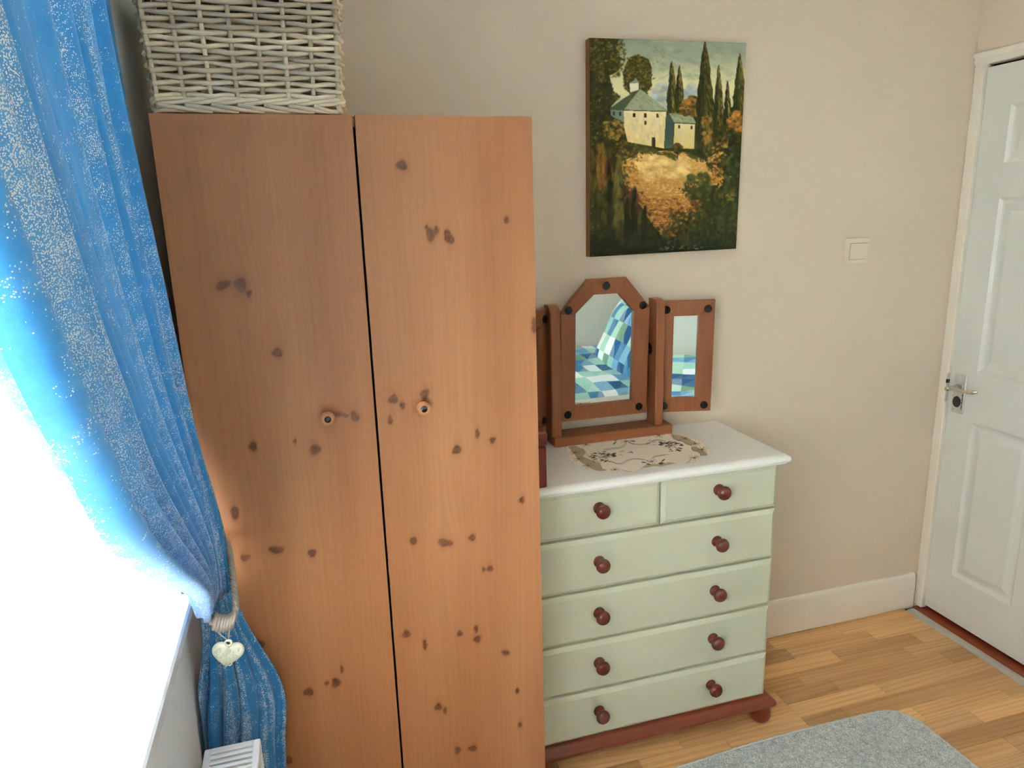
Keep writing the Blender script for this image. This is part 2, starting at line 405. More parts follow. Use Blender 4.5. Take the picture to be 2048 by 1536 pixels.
m = MB(); box(m, XR+.12, XR+.14, YR, 0, -.05, ZC, 0); tag(obj('trim_1', m, M['dark'], smooth=0), 'dark hallway side behind the door', kind='structure')
# skirting boards
def skirt(name, x0, x1, y0, y1, along, gap=.004):
    m = MB()
    if along == 'x':
        pr = [(0, gap), (-.0155, gap), (-.0165, .128), (-.013, .138), (-.012, .143), (-.007, .149), (0, .1495)]
        loft(m, [[(x, y1+p, z) for p, z in pr] for x in np.linspace(x0, x1, 22)], closed=True)
        # slightly uneven bottom edge
        m.v = [(v[0], v[1], v[2]+(random.uniform(-.002, .002) if v[2] < .01 else 0)) for v in m.v]
    else: box(m, x0, x1, y0, y1, gap, .149, .004)
    return tag(obj(name, m, M['skirting'], smooth=30), kind='structure')
skirt('baseboard_back', XL+.002, 2.150, 0, 0, 'x')
skirt('baseboard_rear', XL, XR, YR, YR+.016, 'y')
m = MB(); box(m, XR-.016, XR, YR+.02, DY0-.10, .004, .149, .004); tag(obj('baseboard_right', m, M['skirting']), kind='structure')

# ------------------------------------------------------------------ door, frame, threshold
fr = empty('trim_2', (XR, -.4, 0), 'cream painted door frame with moulded head', kind='structure')
m = MB(); box(m, XR-.010, XR+.02, -.043, -.020, .012, DZ1+.02, .003); box(m, XR-.004, XR+.02, -.021, -.002, .012, DZ1+.03, .002)
box(m, XR-.007, XR+.02, -.024, -.016, .012, DZ1+.02, .003)
obj('door_jamb', m, M['skirting'], fr)
m = MB(); box(m, XR-.010, XR+.1, DY0-.07, DY0-.003, .004, DZ1+.02, .003); obj('door_jamb', m, M['skirting'], fr)
m = MB()
pr = [(.02, DZ1+.010), (-.008, DZ1+.010), (-.013, DZ1+.018), (-.012, DZ1+.030), (-.018, DZ1+.038), (-.020, DZ1+.046), (-.012, DZ1+.052), (.02, DZ1+.053)]
loft(m, [[(XR+a, y, z) for a, z in pr] for y in (-.006, DY0-.07)]); obj('door_head', m, M['skirting'], fr)
m = MB(); box(m, XR+.05, XR+.09, DY0-.003, DY1+.02, DZ1-.001, DZ1+.012, 0); obj('shadow_gap', m, M['dark'], fr)
m = MB(); box(m, XR-.0108, XR+.002, -.0435, -.0395, .86, .968, .001); obj('strike_plate', m, M['alu'], fr)

m = MB(); box(m, XR-.0125, XR+.002, -.0445, -.0375, .930, .946, .002); obj('latch_keep', m, M['gunmetal'], fr)
door = empty('door_1', (XR+.006, DY1, .028), 'white moulded panel door with worn chrome lever handle', kind='structure')
FX = 2.178; DB = .026
ys = [DY1, -.144, -.384, -.468, -.708, DY0]; zs = [DB, .206, .806, .990, 1.586, 1.697, 1.880, DZ1]
m = MB(); G = {}
def gv(x, y, z):
    k = (round(x, 5), round(y, 5), round(z, 5))
    if k not in G: G[k] = len(m.v); m.v.append((x, y, z))
    return G[k]
for i in range(5):
    for j in range(7):
        if i in (1, 3) and j in (1, 3, 5): continue
        m.f.append((gv(FX, ys[i], zs[j]), gv(FX, ys[i], zs[j+1]), gv(FX, ys[i+1], zs[j+1]), gv(FX, ys[i+1], zs[j])))
bx = FX+.036
m.f += [(gv(FX, ys[0], zs[0]), gv(bx, ys[0], zs[0]), gv(bx, ys[0], zs[-1]), gv(FX, ys[0], zs[-1])),
        (gv(FX, ys[-1], zs[0]), gv(FX, ys[-1], zs[-1]), gv(bx, ys[-1], zs[-1]), gv(bx, ys[-1], zs[0])),
        (gv(FX, ys[0], zs[-1]), gv(bx, ys[0], zs[-1]), gv(bx, ys[-1], zs[-1]), gv(FX, ys[-1], zs[-1])),
        (gv(FX, ys[0], zs[0]), gv(FX, ys[-1], zs[0]), gv(bx, ys[-1], zs[0]), gv(bx, ys[0], zs[0])),
        (gv(bx, ys[0], zs[0]), gv(bx, ys[-1], zs[0]), gv(bx, ys[-1], zs[-1]), gv(bx, ys[0], zs[-1]))]
obj('door_leaf', m, M['door'], door, smooth=0)
def panel(a, b, z0, z1):
    mm = MB(); loops = []
    for ins, dep in ((0, 0), (.004, .0035), (.010, .0075), (.016, .009), (.022, .0085), (.030, .007), (.042, .0025), (.046, .0018)):
        loops.append([(FX+dep, a-ins, z0+ins), (FX+dep, b+ins, z0+ins), (FX+dep, b+ins, z1-ins), (FX+dep, a-ins, z1-ins)])
    loft(mm, loops, caps=False); n = len(mm.v); mm.f.append((n-4, n-3, n-2, n-1)); return mm
for i in (1, 3):
    for j in (1, 3, 5): obj('door_panel', panel(ys[i], ys[i+1], zs[j], zs[j+1]), M['door'], door, smooth=0)
m = MB(); box(m, FX-.005, FX+.001, -.110, -.061, .826, .971, .002); plate = obj('handle_plate', m, M['platem'], door)
for yy, zz in ((-.071, .957), (-.094, .955), (-.071, .838), (-.094, .836)):
    m = MB(); lathe(m, (FX-.005, yy, zz), [(0, .0045), (.001, .0045), (.0018, .002), (.0018, .0001)], 'x', 12); obj('screw', m, M['alu'], plate)
m = MB(); lathe(m, (FX-.004, -.082, .868), [(0, .017), (.002, .0168), (.0026, .015), (.0026, .001)], 'x', 14)
m.v = [(v[0], v[1]*1.0, .868+(v[2]-.868)*1.25) for v in m.v]; obj('keyhole_cover', m, M['black'], plate)
m = MB(); box(m, FX-.0056, FX-.004, -.1085, -.100, .840, .905, .0003); lb = obj('paper_label', m, M['label'], plate, smooth=0)
m = MB()
for k in range(13): box(m, FX-.0062, FX-.0054, -.1068, -.1016+.0012*(k % 2), .8435+k*.0046, .8435+k*.0046+.0022+.0006*(k % 3), 0)
tk = obj('faint_print', m, M['black'], plate, smooth=0)
m = MB(); lathe(m, (FX-.004, -.083, .922), [(0, .013), (.008, .0125), (.010, .009), (.044, .0075), (.046, .008), (.058, .008), (.060, .006)], 'x', 20)
pts = [(FX-.052, -.083, .922), (FX-.055, -.092, .9255), (FX-.055, -.108, .9275), (FX-.053, -.130, .9265), (FX-.050, -.150, .9245), (FX-.046, -.166, .9255), (FX-.042, -.178, .929), (FX-.038, -.186, .931)]
tube(m, pts, [.0075, .007, .0062, .0055, .0055, .0068, .0075, .0045], 12, up=(1, 0, 0)); obj('lever_handle', m, M['chrome'], door)

m = MB(); box(m, 2.1445, XR+.12, DY0-.03, -.020, -.011, .011, .003); th = obj('trim_3', m, M['thresh']); tag(th, 'reddish brown wooden door threshold', kind='structure')
m = MB(); loft(m, [[(2.110, y, 0), (2.112, y, .0035), (2.118, y, .0055), (2.124, y, .005), (2.128, y, .0066), (2.133, y, .0062), (2.139, y, .005), (2.143, y, .006), (2.144, y, -.004), (2.110, y, -.004)] for y in (-.026, DY0-.03)])
tag(obj('trim_4', m, M['alu'], smooth=25), 'aluminium carpet edging strip at the door', kind='structure')
m = MB(); box(m, xend+.0, 2.146, DY0-.9, DY0-.03, -.011, 0, 0); box(m, 2.112, XR, YR, DY0-.03, -.011, -.0005, 0); obj('floor_edge', m, M['plank'], floor, smooth=0)

# ------------------------------------------------------------------ window, blind
win = empty('window_1', (-.56, -1.32, WZ0), 'white framed window behind a white venetian blind', kind='structure')
fx0, fx1 = -.60, -.545
m = MB()
box(m, fx0, fx1, WY0, WY1, WZ0, WZ0+.055, .004); box(m, fx0, fx1, WY0, WY1, WZ1-.055, WZ1, .004)
box(m, fx0, fx1, WY0, WY0+.055, WZ0+.05, WZ1-.05, .004); box(m, fx0, fx1, WY1-.055, WY1, WZ0+.05, WZ1-.05, .004)
box(m, fx0, fx1, -1.565, -1.505, WZ0+.05, WZ1-.05, .004); obj('window_frame', m, M['upvc'], win)
for a, b in ((WY0+.05, -1.56), (-1.51, WY1-.05)):
    m = MB(); box(m, -.576, -.572, a, b, WZ0+.05, WZ1-.05, 0); obj('pane', m, M['glass'], win, smooth=0)
m = MB(); loft(m, [[(x, y, z) for x, z in ((-.56, WZ0-.03), (-.325, WZ0-.03), (-.3225, WZ0-.026), (-.322, WZ0-.006), (-.325, WZ0-.001), (-.330, WZ0), (-.56, WZ0))] for y in (WY0-.0, WY1)])
obj('window_sill', m, M['sill'], win, smooth=30)
m = MB(); box(m, -.545, -.520, WY0, WY1, WZ0, WZ0+.022, .006); obj('sill_bead', m, M['sill'], win)

bl = empty('venetian_blind', (-.485, -1.31, WZ0+.02), 'white slatted venetian blind glowing in front of the window', 'blind')
BY0, BY1 = WY0+.012, WY1-.006
m = MB(); a = math.radians(60); L = .0125
pr = [(-L, 0), (-L*.5, .0017), (0, .0023), (L*.5, .0017), (L, 0)]
pts = []
for s, h in pr: pts.append((-.485+s*math.cos(a)-h*math.sin(a), s*math.sin(a)+h*math.cos(a)))
pts2 = [(x+.0003*math.sin(a), z-.0003*math.cos(a)) for x, z in pts]
loft(m, [[(x, y, .955+z) for x, z in pts+pts2[::-1]] for y in (BY0, BY1)])
slat0 = obj('slat', m, M['slat'], bl, smooth=60)
for k in range(1, 55):
    copy_part(slat0, bl, (0, 0, k*.0222))
m = MB(); box(m, -.500, -.470, BY0, BY1, WZ0+.012, WZ0+.030, .004); obj('bottom_rail', m, M['slat'], bl)
m = MB(); box(m, -.505, -.468, BY0, BY1, 2.17, 2.198, .002); obj('head_rail', m, M['upvc'], bl)
for y in (-.79, -1.31, -1.83, -2.3):
    m = MB(); tube(m, [(-.4725, y, .915), (-.4715, y, 1.4), (-.4725, y, 2.18)], .0008, 5); tube(m, [(-.498, y, .93), (-.499, y, 1.5), (-.498, y, 2.18)], .0008, 5)
    lathe(m, (-.4695, y, .922), [(-.003, .004), (0, .005), (.003, .004)], 'x', 10); obj('ladder_cord', m, M['upvc'], bl)

# ------------------------------------------------------------------ radiator under the sill
rad = empty('radiator', (-.27, -1.3, .15), 'white panel radiator with slotted top grille under the window sill', 'radiator')
RX0, RX1, RY0, RY1, RZ0, RZ1 = -.318, -.222, -1.75, -.812, .12, .65
def rpanel(x0, x1):
    m = MB(); prof = []
    n = 26; ysv = np.linspace(RY0+.006, RY1-.006, n*4+1)
    F = [(x1 if i % 4 in (1, 2) else x1-.006, y) for i, y in enumerate(ysv)]
    B = [(x0, y) for y in ysv[::-1]]
    loft(m, [[(x, y, z) for x, y in F+B] for z in (RZ0+.02, RZ1-.012)]); return m
obj('front_panel', rpanel(RX1-.018, RX1-.002), M['radiator'], rad, smooth=20)
obj('rear_panel', rpanel(RX0+.002, RX0+.014), M['radiator'], rad, smooth=20)
for y0, y1 in ((RY1-.004, RY1), (RY0, RY0+.004)):
    m = MB(); box(m, RX0, RX1, y0, y1, RZ0, RZ1-.002, .001); obj('end_panel', m, M['radiator'], rad)
g = MB(); box(g, RX0, RX0+.012, RY0, RY1, RZ1-.010, RZ1, .002); box(g, RX1-.012, RX1, RY0, RY1, RZ1-.010, RZ1, .002)
box(g, RX0+.01, RX1-.01, RY1-.014, RY1, RZ1-.010, RZ1, .002); box(g, RX0+.01, RX1-.01, RY0, RY0+.014, RZ1-.010, RZ1, .002)
grille = obj('top_grille', g, M['radiator'], rad)
m = MB(); box(m, RX0+.011, RX1-.011, RY1-.0265, RY1-.0185, RZ1-.008, RZ1-.001, .0015); sl = obj('grille_slat', m, M['radiator'], grille)
for k in range(1, 66): copy_part(sl, grille, (0, -k*.0139, 0))
m = MB(); box(m, RX0+.02, RX1-.024, RY0+.01, RY1-.01, RZ0+.03, RZ1-.04, 0); obj('shade_core', m, M['dark'], rad, smooth=0)  # near-black block, painted shade between the radiator panels
for y in (-1.70, -.86):
    m = MB(); tube(m, [(-.27, y, 0), (-.27, y, .13)], .008, 10); obj('pipe', m, M['chrome'], rad)

# ------------------------------------------------------------------ wardrobe
wd = empty('wardrobe', (.05, -.3, 0), 'tall two-door knotty pine wardrobe with round wooden knobs', 'wardrobe')
WX0, WX1, WG, WYF, WH = -.3025, .4065, .0515, -.58, 1.770
Lk = [(-.215,1.464,13,7,25),(-.184,1.463,10,12,0),(-.171,1.446,5,6,0),(-.130,1.327,9,8,0),(-.196,1.141,7,9,0),(-.077,1.119,10,9,15),(-.114,1.142,3,5,0),
      (.008,1.181,7,11,30),(-.018,1.187,12,4,-15),(-.103,.892,8,8,0),(-.174,.911,14,7,-15),(-.236,.904,9,6,0),(-.081,.571,9,10,0),(-.141,.562,10,8,-20),
      (-.066,.601,3,9,0),(-.229,.699,9,10,0),(-.245,1.006,7,13,0),(-.1,.575,4,5,0),(-.2,.40,8,9,0)]
Rk = [(.138,1.678,10,8,-20),(.188,1.543,8,12,0),(.200,1.552,4,7,0),(.224,1.537,8,14,30),(.180,1.557,3,6,0),(.347,1.567,5,6,0),(.090,1.210,9,8,20),(.108,1.195,5,7,0),(.156,1.214,8,11,-30),
      (.080,1.166,4,9,0),(.219,1.082,9,8,25),(.300,1.095,6,7,-25),(.267,1.113,4,10,0),(.364,.944,6,7,0),(.112,.885,7,8,15),(.182,.868,16,8,-20),(.244,.871,7,7,30),
      (.283,.787,7,6,0),(.268,.787,4,5,0),(.082,.660,8,8,20),(.123,.623,4,12,0),(.205,.635,6,7,0),(.246,.612,8,8,25),(.244,.64,4,9,0),(.312,.561,9,5,-25),
      (.145,.453,8,8,0),(.160,.44,4,8,0),(.185,.323,7,9,0),(.222,.318,10,6,-20),(.403,1.344,6,16,0),(.343,.353,5,7,0),(.34,.45,4,7,0)]
def pine_door(name, x0, x1, kn, parent):
    z0, z1 = .075, WH; d = .0033
    nx = int((x1-x0)/d)+1; nz = int((z1-z0)/d)+1
    X, Z = np.meshgrid(np.linspace(x0, x1, nx), np.linspace(z0, z1, nz))
    K = np.zeros_like(X); D = np.zeros_like(X)
    for kx, kz, a, b, ang in kn:
        a, b = a/1000.*1.05, b/1000.*1.05; t = math.radians(ang)
        dx = (X-kx)*math.cos(t)+(Z-kz)*math.sin(t); dz = -(X-kx)*math.sin(t)+(Z-kz)*math.cos(t)
        r = np.sqrt((dx/a)**2+(dz/b)**2)
        wob = 1+.12*np.sin(3*np.arctan2(dz, dx)+kx*90)
        r = r*wob
        core = np.clip((1.15-r)/.35, 0, 1)*(.50+.10*np.cos(r*9+kx*50))
        rim = np.exp(-((r-.92)/.16)**2)*(.16+.22*(.5+.5*np.sin(np.arctan2(dz, dx)+kz*40)))
        halo = np.exp(-(r/1.8)**2)*.20
        tail = np.exp(-((X-kx)/(a*.8))**2)*np.exp(-((Z-kz)/(b*3.2))**2)*.16
        K = np.maximum(K, np.clip(core+rim+halo+tail, 0, 1))
        s = max(a, b)
        D += np.tanh((X-kx)/(a*.6))*(a*1.0)*np.exp(-((X-kx)/(s*2.6))**2-((Z-kz)/(s*4.0))**2)
    mb = MB(); box(mb, x0, x1, WYF+.0006, WYF+.018, z0, z1, 0)
    mb.f = [f for f in mb.f]
    n0 = len(mb.v)
    mb.v += list(zip(X.ravel(), np.full(X.size, WYF), Z.ravel()))
    idx = np.arange(nx*nz).reshape(nz, nx)+n0
    mb.f += [tuple(q) for q in np.stack([idx[:-1, :-1], idx[:-1, 1:], idx[1:, 1:], idx[1:, :-1]], -1).reshape(-1, 4).tolist()]
    o = obj(name, mb, M['pine'], parent, smooth=0, fix=False); me = o.data; N = len(me.vertices)
    gc = np.zeros((N, 3), np.float32); kn_ = np.zeros(N, np.float32)
    base = np.array(mb.v[:n0]); gc[:n0] = base; gc[n0:, 0] = (X-D).ravel(); gc[n0:, 1] = WYF; gc[n0:, 2] = Z.ravel(); kn_[n0:] = K.ravel()
    gc[:, 0] += 1.3 if x0 > 0 else 0
    at = me.attributes.new('gc', 'FLOAT_VECTOR', 'POINT'); at.data.foreach_set('vector', gc.ravel())
    at = me.attributes.new('knot', 'FLOAT', 'POINT'); at.data.foreach_set('value', kn_)
    return o
dl = pine_door('door', WX0, WG-.0025, Lk, wd)
dr = pine_door('door', WG+.0025, WX1, Rk, wd)
for d_, kx, kz in ((dl, -.0465, 1.1885), (dr, .1485, 1.1895)):
    m = MB(); lathe(m, (kx, WYF, kz), [(0, .0085), (.003, .0085), (.008, .0075), (.013, .0095), (.018, .0135), (.022, .0148), (.0255, .0140), (.0285, .0112), (.0298, .0085), (.0300, .0001)], 'y', 28)
    kb = obj('knob', m, M['wknob'], d_)
    m = MB(); lathe(m, (kx, WYF-.0296, kz), [(0, .0070), (.0016, .0066), (.0026, .005), (.0031, .0025), (.0032, .0001)], 'y', 22); s_ = obj('metal_cap', m, M['gunmetal'], kb)
for nm, b_ in (('side_panel', (WX0, WX0+.018, WYF+.02, -.025, 0, WH)), ('side_panel', (WX1-.018, WX1, WYF+.02, -.025, 0, WH)), ('top_panel', (WX0+.018, WX1-.018, WYF+.02, -.025, WH-.02, WH)),
               ('back_panel', (WX0+.018, WX1-.018, -.032, -.027, .05, WH-.02)), ('plinth', (WX0+.018, WX1-.018, WYF+.03, WYF+.048, 0, .07)), ('base_shelf', (WX0+.018, WX1-.018, WYF+.02, -.032, .07, .088)),
               ('gap_shade_strip', (WG-.02, WG+.02, WYF+.022, WYF+.04, .088, WH-.02))):
    m = MB(); box(m, *b_, .001); obj(nm, m, M['dark'] if nm == 'gap_shade_strip' else M['pinep'], wd)  # near-black strip puts the shade of the door gap into colour

# ------------------------------------------------------------------ wicker basket on the wardrobe
bk = empty('wicker_basket', (-.13, -.43, WH), 'grey willow wicker storage basket on top of the pine wardrobe', 'basket')
BX0, BX1, BYF, BYB = -.292, .032, -.560, -.30
def stake_pos():
    P = []
    for x in np.linspace(BX0+.006, BX1-.006, 8): P.append((x, BYF, 0, -1))
    for y in np.linspace(BYF+.022, BYB-.022, 6): P.append((BX1, y, 1, 0))
    for x in np.linspace(BX1-.006, BX0+.006, 8): P.append((x, BYB, 0, 1))
    for y in np.linspace(BYB-.022, BYF+.022, 6): P.append((BX0, y, -1, 0))
    return P
SP = stake_pos(); NS = len(SP); BC = ((BX0+BX1)/2, (BYF+BYB)/2)
def flare(x, y, z):
    k = 1+.055*(z-WH)/.2
    return (BC[0]+(x-BC[0])*k, BYF+.0+(y-BYF)*k-.004*(z-WH)/.2, z)
def cat(P, n):
    out = []; m_ = len(P)
    for i in range(m_):
        a, b, c, d = (np.array(P[(i+k) % m_]) for k in (-1, 0, 1, 2))
        for j in range(n):
            t = j/n; out.append(tuple(.5*((2*b)+(-a+c)*t+(2*a-5*b+4*c-d)*t*t+(-a+3*b-3*c+d)*t**3)))
    return out
z = WH+.034; row = 0
while z < WH+.206:
    pts = []
    for k, (x, y, nx_, ny_) in enumerate(SP):
        s = 1 if (k+row) % 2 == 0 else -1
        jz = random.uniform(-.0012, .0012)-.0026*s
        px, py, pz = flare(x, y, z+jz); o_ = .0056*s
        pts.append((px+nx_*o_, py+ny_*o_, pz))
        x2, y2, n2x, n2y = SP[(k+1) % NS]
        mx_, my_, _ = flare((x+x2)/2+(nx_+n2x)*.0005, (y+y2)/2+(ny_+n2y)*.0005, z)
        if (nx_, ny_) != (n2x, n2y): mx_, my_, _ = flare((x if nx_ == 0 else x2)+(.008 if (nx_+n2x) > 0 else -.008)*.6, (y if ny_ == 0 else y2)+(.008 if (ny_+n2y) > 0 else -.008)*.6, z)
        pts.append((mx_, my_, z+random.uniform(-.0006, .0006)))
    rr = random.uniform(.0041, .0048)
    m = MB(); tube(m, cat(pts, 4), rr, 7, closed=True); obj('weaver', m, M['wicker'], bk, smooth=180, fix=False)
    z += .0105+random.uniform(-.0006, .0006); row += 1
for x, y, nx_, ny_ in SP:
    m = MB(); tube(m, [flare(x, y, WH+.004), flare(x, y, WH+.10), flare(x, y, WH+.217)], .0043, 7); obj('stake', m, M['wicker'], bk, smooth=180)
def rope_loop(mb, z, r, R, turns, ph, out=0.0):
    base = [flare(x+nx_*out, y+ny_*out, z) for x, y, nx_, ny_ in SP]; base = cat(base, 8); n = len(base); pts = []
    for i, p in enumerate(base):
        q = base[(i+1) % n]; tx, ty = q[0]-p[0], q[1]-p[1]; l = math.hypot(tx, ty); nx_, ny_ = ty/l, -tx/l
        a = 2*PI*turns*i/n+ph; pts.append((p[0]+nx_*R*math.cos(a), p[1]+ny_*R*math.cos(a), p[2]+R*math.sin(a)))
    tube(mb, pts, r, 7, closed=True)
m = MB()
for ph in (0, 2*PI/3, 4*PI/3): rope_loop(m, WH+.024, .0038, .0040, 9, ph, .003)
obj('woven_border', m, M['wicker'], bk, smooth=180, fix=False)
m = MB()
for k, (x, y, nx_, ny_) in enumerate(SP):
    x2, y2, ax_, ay_ = SP[(k+2) % NS]; o_ = .008
    if (nx_, ny_) != (ax_, ay_): x2, y2 = SP[(k+1) % NS][:2]; ax_, ay_ = nx_, ny_
    p = flare(x+nx_*o_, y+ny_*o_, WH+.0165); q = flare(x2+ax_*o_*.6, y2+ay_*o_*.6, WH+.0046)
    tube(m, [p, tuple((np.array(p)+np.array(q))/2+np.array([0, 0, -.001])), q], [.0046, .0044, .0032], 7)
rope_loop(m, WH+.007, .004, .001, 5, 0, .001)
obj('foot_border', m, M['wicker'], bk, smooth=180, fix=False)
m = MB()
for ph in (0, PI/2, PI, 3*PI/2): rope_loop(m, WH+.219, .0052, .0062, 14, ph, .005)
obj('rim', m, M['wicker'], bk, smooth=180, fix=False)
m = MB()
for k in range(22):
    y = BYF+.004+k*(BYB-BYF+.004)/21
    tube(m, [(BX0-.006+i*.0174, y, WH+.232+.0035*(1 if (i+k) % 2 else -1)) for i in range(21)], .0052, 6)
obj('lid', m, M['wickerd'], bk, smooth=180, fix=False)
m = MB(); box(m, BX0+.008, BX1-.008, BYF+.012, BYB-.008, WH+.010, WH+.018, 0); obj('base_panel', m, M['wickerd'], bk)

# ------------------------------------------------------------------ chest of drawers
ch = empty('chest_of_drawers', (.82, -.2, 0), 'sage green chest of drawers with white top and reddish brown base', 'chest')
CX0, CX1, CT = .418, 1.226, .888
DX0, DX1, DYF = .448, 1.1955, -.3885
m = MB(); loops = []
for o_, zz in ((-.022, .860), (-.010, .8605), (-.0075, .863), (-.0075, .8665), (-.003, .8675), (-.0005, .871), (0, .875), (-.0015, .880), (-.006, .8845), (-.012, .887), (-.016, CT)):
    loops.append(rrect(CX0-o_, CX1+o_, -.409-o_, -.022, .010, zz, 5) if False else [(CX0-o_ if False else CX0+(-o_), -.027, zz), (CX0-o_, -.409-o_, zz), (CX1+o_, -.409-o_, zz), (CX1+o_, -.027, zz)])
loops = []
for o_, zz in ((-.022, .860), (-.010, .8605), (-.0075, .863), (-.0075, .8665), (-.003, .8675), (-.0005, .871), (0, .875), (-.0015, .880), (-.006, .8845), (-.012, .887), (-.016, CT)):
    e = -o_; r = .012
    L = [(CX0+e, -.027, zz)]
    for cx, cy, a0 in ((CX0+e+r, -.409+e+r, 180), (CX1-e-r, -.409+e+r, 270)):
        for i in range(6):
            a = math.radians(a0+90*i/5); L.append((cx+r*math.cos(a), cy+r*math.sin(a), zz))
    L.append((CX1-e, -.027, zz)); loops.append(L)
loft(m, loops); obj('top_board', m, M['ctop'], ch, smooth=35)
m = MB()
box(m, DX0-.001, DX0+.016, DYF+.020, -.035, .09, .862, .001); box(m, DX1-.016, DX1+.001, DYF+.020, -.035, .09, .862, .001)
box(m, DX0+.016, DX1-.016, DYF+.024, DYF+.030, .095, .86, 0); box(m, DX0+.016, DX1-.016, -.045, -.036, .09, .86, 0)
obj('carcass', m, M['sage'], ch)
def drawer(x0, x1, z0, z1):
    m = MB(); b = .011
    R = lambda i, y: [(x0+i, y, z0+i), (x1-i, y, z0+i), (x1-i, y, z1-i), (x0+i, y, z1-i)]
    loft(m, [R(0, DYF+.022), R(0, DYF+.009), R(.0008, DYF+.0080), R(b-.0006, DYF+.0016), R(b, DYF+.0014), R(b+.0012, DYF)])
    d = obj('drawer', m, M['sage'], ch, smooth=0); return d
def cknob(d, x, z):
    m = MB(); lathe(m, (x, DYF, z), [(0, .0165), (.004, .0168), (.008, .0135), (.013, .0105), (.018, .0112), (.022, .0160), (.0245, .0190), (.027, .0200), (.030, .0205), (.034, .0198), (.038, .0175), (.0415, .0135), (.0432, .008), (.0438, .0001)], 'y', 28)
    obj('knob', m, M['cknob'], d, smooth=180)
cx_ = .8215
d = drawer(DX0, cx_-.0022, .7265, .8585); cknob(d, .6355, .807)
d = drawer(cx_+.0022, DX1, .7265, .8585); cknob(d, .999, .808)
for z0, z1, kz in ((.5655, .7195, .650), (.4088, .5590, .494), (.2485, .4022, .337), (.0945, .2420, .179)):
    d = drawer(DX0, DX1, z0, z1); cknob(d, .6355, kz); cknob(d, 1.0, kz)
m = MB(); loops = []
for e, zz in ((.006, .063), (.001, .066), (0, .071), (.002, .077), (.008, .081), (.012, .083), (.018, .091), (.022, .0935)):
    r = .014; L = [(CX0+e, -.030, zz)]
    for cx, cy, a0 in ((CX0+e+r, -.412+e+r, 180), (CX1+.003-e-r, -.412+e+r, 270)):
        for i in range(6):
            a = math.radians(a0+90*i/5); L.append((cx+r*math.cos(a), cy+r*math.sin(a), zz))
    L.append((CX1+.003-e, -.030, zz)); loops.append(L)
loft(m, loops); obj('base_board', m, M['mahog'], ch, smooth=40)
for fx, fy in ((1.192, -.372), (.455, -.372), (1.192, -.075), (.455, -.075)):
    m = MB(); lathe(m, (fx, fy, 0), [(0, .022), (.003, .0265), (.012, .0320), (.026, .0335), (.040, .0320), (.052, .0305), (.058, .0320), (.0635, .0325)], 'z', 28, 1); obj('bun_foot', m, M['mahog'], ch, smooth=60)

# ------------------------------------------------------------------ dressing-table mirror with two wings
mi = empty('dressing_mirror', (.80, -.065, CT), 'antique pine triple dressing table mirror with black iron studs on chest', 'mirror')
m = MB(); box(m, .614, 1.009, -.105, -.026, CT, CT+.031, .0025); obj('base', m, M['mirwoodx'], mi)
def post(x0, x1):
    prof = [(-.036, CT+.031), (-.092, CT+.031), (-.092, 1.288)]
    for i in range(1, 7):
        a = PI/2*i/6; prof.append((-.092+.026*(1-math.cos(a)), 1.288+.027*math.sin(a)))
    prof.append((-.036, 1.315))
    m = MB(); loft(m, [[(x0, y+(.0025 if y < -.06 else 0), z) for y, z in prof], [(x0+.003, y, z) for y, z in prof], [(x1-.003, y, z) for y, z in prof], [(x1, y+(.0025 if y < -.06 else 0), z) for y, z in prof]])
    return obj('post', m, M['mirwood'], mi, smooth=30)
post(.610, .641); post(.953, .981)
def dome(mb, F, s, t, r=.0125, n=14):
    loops = []
    for k, (rr, h) in enumerate(((1.0, 0), (1.0, .0015), (.86, .0032), (.55, .0048), (.2, .0055), (.01, .0056))):
        loops.append([F(s+r*rr*math.cos(2*PI*i/n)*(1+.04*math.sin(i*2.7)), -h, t+r*rr*math.sin(2*PI*i/n)*(1+.04*math.cos(i*1.9))) for i in range(n)])
    loft(mb, loops)
def mirror_frame(name, F, outer, inner, studs, thick=.020):
    fr_ = None; m = MB(); n = len(outer)
    def shrink(q, d):
        c = np.mean(np.array(q), 0); return [tuple(np.array(p)+(c-np.array(p))/np.linalg.norm(c-np.array(p))*d) for p in q]
    for i in range(n):
        j = (i+1) % n; q = [outer[i], outer[j], inner[j], inner[i]]
        a = [F(s, thick, t) for s, t in q]; b = [F(s, .0012, t) for s, t in q]; c = [F(s, 0, t) for s, t in shrink(q, .0016)]
        loft(m, [a, b, c])
    fr_ = obj(name, m, M['mirwood'], mi, smooth=0)
    ci = np.mean(np.array(inner), 0)
    grown = [tuple(np.array(p)+(np.array(p)-ci)/np.linalg.norm(np.array(p)-ci)*.004) for p in inner]
    m = MB(); prism(m, grown, F, .0085, .0105); g_ = obj('mirror_glass', m, M['mirror'], fr_, smooth=0)
    m = MB(); prism(m, [tuple(np.array(p)+(np.array(p)-ci)/np.linalg.norm(np.array(p)-ci)*.012) for p in inner], F, .0115, .0185); obj('backing', m, M['dark'], fr_, smooth=0)
    for s, t in studs:
        m = MB(); dome(m, F, s, t); obj('stud', m, M['black'], fr_, smooth=50)
    return fr_
TL = .037
def Fc(s, d, t):
    dz = t-1.17
    return (s, -.0615+d*math.cos(TL)-dz*math.sin(TL), 1.17+dz*math.cos(TL)-d*math.sin(TL)*1.0)
mirror_frame('centre_mirror', Fc, [(.6525, .951), (.941, .951), (.941, 1.292), (.8605, 1.386), (.738, 1.386), (.6525, 1.288)],
             [(.699, .9975), (.889, .9975), (.889, 1.281), (.836, 1.3385), (.757, 1.3385), (.699, 1.285)],
             [(.796, 1.363), (.676, 1.297), (.918, 1.297), (.675, .972), (.915, .974)])
